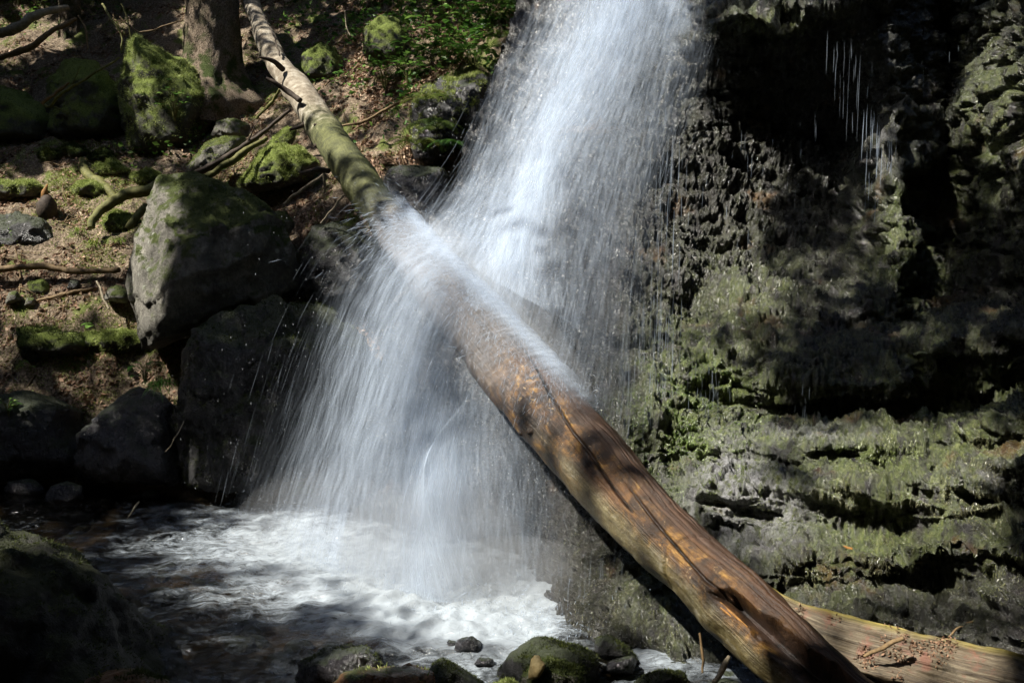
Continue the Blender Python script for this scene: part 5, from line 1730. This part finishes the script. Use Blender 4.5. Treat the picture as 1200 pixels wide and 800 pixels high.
tag(link_mesh('sun_blocker_leaves', b1, b2, M['crown_blocker'], smooth=False, attrs={'tone': np.repeat(RNG.random(len(lp)), k)}), kind='stuff')  # unseen leaves added along sun rays, shaped to cast flecks and shade


def cell_open(p):
    i = ((p @ e1 - a0) / CELL).astype(int)
    j = ((p @ e2 - b0) / CELL).astype(int)
    inside = (i >= 0) & (i < na) & (j >= 0) & (j < nb)
    return inside & openc[np.clip(i, 0, na - 1), np.clip(j, 0, nb - 1)]


# ------------------------------------------------------------------ trees
def tree(u, v, d, rad, label, h=15., mat='bark', lean=(0, 0), crown_from=.42, leaves=9000, flare=True):
    b = P(u, v, d)
    o = empty('spruce_tree', b)
    tag(o, label, 'tree', 'spruces of the slope')
    zs = np.concatenate([[-.5, -.2, 0, .12, .25, .45, .8, 1.3], np.linspace(2, h, 14)])
    rr = rad * (1 - .85 * np.clip(zs, 0, h) / h) * (1 + (.28 * np.exp(-np.clip(zs, -.2, 9) / .2) if flare else 0))
    c = np.column_stack([lean[0] * zs, lean[1] * zs, zs])
    n = 150
    kk = np.interp(np.linspace(0, 1, n) ** 1.6 * (zs[-1] - zs[0]) + zs[0], zs, np.arange(len(zs)))
    cc = lerp_rows(c, kk); rq = np.interp(kk, np.arange(len(zs)), rr)
    ns = 72
    a_ = np.linspace(0, 6.2832, ns, endpoint=False)
    vv_ = cc[:, None] + rq[:, None, None] * np.stack([np.cos(a_), np.sin(a_), 0 * a_], -1)[None]
    vv_ = vv_.reshape(-1, 3)
    lob = np.maximum(np.cos(a_ * 5 + u), 0)[None] * np.exp(-np.clip(cc[:, 2], 0, 9) / .22)[:, None] * .30 * (1 if flare else 0)
    bk = fbm(vv_, (.10, .10, .25), 4, .6, off=u) * .028 + (fbm(vv_, (.03, .03, .05), 3, off=2)) * .010
    ctr = np.repeat(cc, ns, 0)
    dr_ = unit(vv_ - ctr)
    vv_ = vv_ + dr_ * (bk + lob.ravel() * rad)[:, None]
    link_mesh('trunk', vv_, grid_faces(n, ns, True), M[mat], o)
    # drooping needle sprays around the upper stem
    k = leaves
    hz = h * (crown_from + (1 - crown_from) * RNG.random(k) ** 1.3)
    reach = (1 - hz / h) * 2.6 + .25
    az = RNG.random(k) * 6.283
    rr_ = reach * np.sqrt(RNG.random(k))
    pc = np.column_stack([np.cos(az) * rr_, np.sin(az) * rr_, hz - .25 * rr_]) + c[-1] * 0
    ok_ = ~cell_open(pc + b)
    pc, az = pc[ok_], az[ok_]
    b1, b2, kq = blades_geo(pc, np.column_stack([np.cos(az), np.sin(az), -.5 + 0 * az]) + RNG.normal(size=pc.shape) * .3, RNG.uniform(.12, .3, len(pc)), RNG.uniform(.04, .09, len(pc)), leaf=True)
    link_mesh('crown', b1, b2, M['crown_blocker'], o, smooth=False, attrs={'tone': np.repeat(RNG.random(len(pc)), kq)})
    return o


tree(252, 104, 9.9, .33, 'thick spruce trunk with flared mossy foot beside the fallen log')
tree(84, 55, 11.6, .14, 'slim black trunk left of the hanging twigs', h=13)
tree(412, 22, 12.2, .20, 'dark trunk standing above the pale green boulder', h=14)
tree(530, -2, 11.0, .09, 'thin green-stained stem near the top of the fall', h=11, mat='twig_green', flare=False)
tree(548, 0, 11.2, .13, 'black stem right of the thin green-stained stem', h=12, mat='twig_dark', flare=False)
tree(10, -20, 12.5, .2, 'dark trunk in the top corner of the slope', h=14)

# unseen leaves added behind the viewer and along the gully rim to shade the sky
n = 60000
ang_ = RNG.uniform(0, 6.283, n)
rad_ = RNG.uniform(9, 17, n)
fx, fy = rad_ * np.cos(ang_), 4 + rad_ * np.sin(ang_)
fz = ground_h(np.column_stack([fx, fy])) + RNG.uniform(.6, 11, n)
fp = np.column_stack([fx, fy, fz])
u, v, d = proj(fp)
hid = ~((d > 0) & (u > -150) & (u < 1350) & (v > -80))
i_, j_ = ((fp @ e1 - a0) / CELL).astype(int), ((fp @ e2 - b0) / CELL).astype(int)
wide_open = openc.copy()
for q in range(4):
    wide_open = wide_open | np.roll(wide_open, 1, 0) | np.roll(wide_open, -1, 0) | np.roll(wide_open, 1, 1) | np.roll(wide_open, -1, 1)
ins = (i_ >= 0) & (i_ < na) & (j_ >= 0) & (j_ < nb)
clear = ~(ins & wide_open[np.clip(i_, 0, na - 1), np.clip(j_, 0, nb - 1)])
rx_, ry_ = RNG.uniform(-7, 9, 26000), RNG.uniform(-8, 3.2, 26000)
fp = fp[hid & clear]
over = np.column_stack([rx_, ry_, RNG.uniform(5.5, 10, 26000)])  # unseen leaf roof added over the camera to cut sky light
io, jo = ((over @ e1 - a0) / CELL).astype(int), ((over @ e2 - b0) / CELL).astype(int)
oin = (io >= 0) & (io < na) & (jo >= 0) & (jo < nb)
over = over[~(oin & wide_open[np.clip(io, 0, na - 1), np.clip(jo, 0, nb - 1)])]
fp = np.vstack([fp, over])
b1, b2, k = blades_geo(fp, RNG.normal(size=fp.shape), RNG.uniform(.35, .7, len(fp)), RNG.uniform(.2, .4, len(fp)), leaf=True)
tag(link_mesh('sky_blocker_leaves', b1, b2, M['crown_blocker'], smooth=False, attrs={'tone': np.repeat(RNG.random(len(fp)), k)}), kind='stuff')

# ------------------------------------------------------------------ light
sun_d = bpy.data.lights.new('sun', 'SUN')
sun_d.energy = 5.0
sun_d.angle = math.radians(.5)
sun_d.color = (1, .95, .85)
sun = bpy.data.objects.new('sun', sun_d)
COL.objects.link(sun)
sun.rotation_euler = Vector(SUN).to_track_quat('Z', 'Y').to_euler()
w = bpy.data.worlds.new('World')
S.world = w
w.use_nodes = True
nt = w.node_tree
bg = nt.nodes['Background']
sky = nt.nodes.new('ShaderNodeTexSky')
sky.sky_type = 'NISHITA'
sky.sun_disc = False
sky.sun_elevation = EL
sky.sun_rotation = math.atan2(SUN[0], SUN[1])
nt.links.new(sky.outputs[0], bg.inputs[0])
bg.inputs[1].default_value = .15

S.render.engine = 'CYCLES'
S.view_settings.view_transform = 'Standard'
S.view_settings.look = 'None'
S.view_settings.exposure = 1.3
S.view_settings.gamma = 1
c = S.cycles
c.max_bounces = 8
c.diffuse_bounces = 2
c.glossy_bounces = 3
c.transmission_bounces = 4
c.transparent_max_bounces = 48
c.use_adaptive_sampling = True
c.adaptive_threshold = .012
c.use_denoising = True
c.sample_clamp_indirect = 1.5
c.caustics_reflective = False
c.caustics_refractive = False
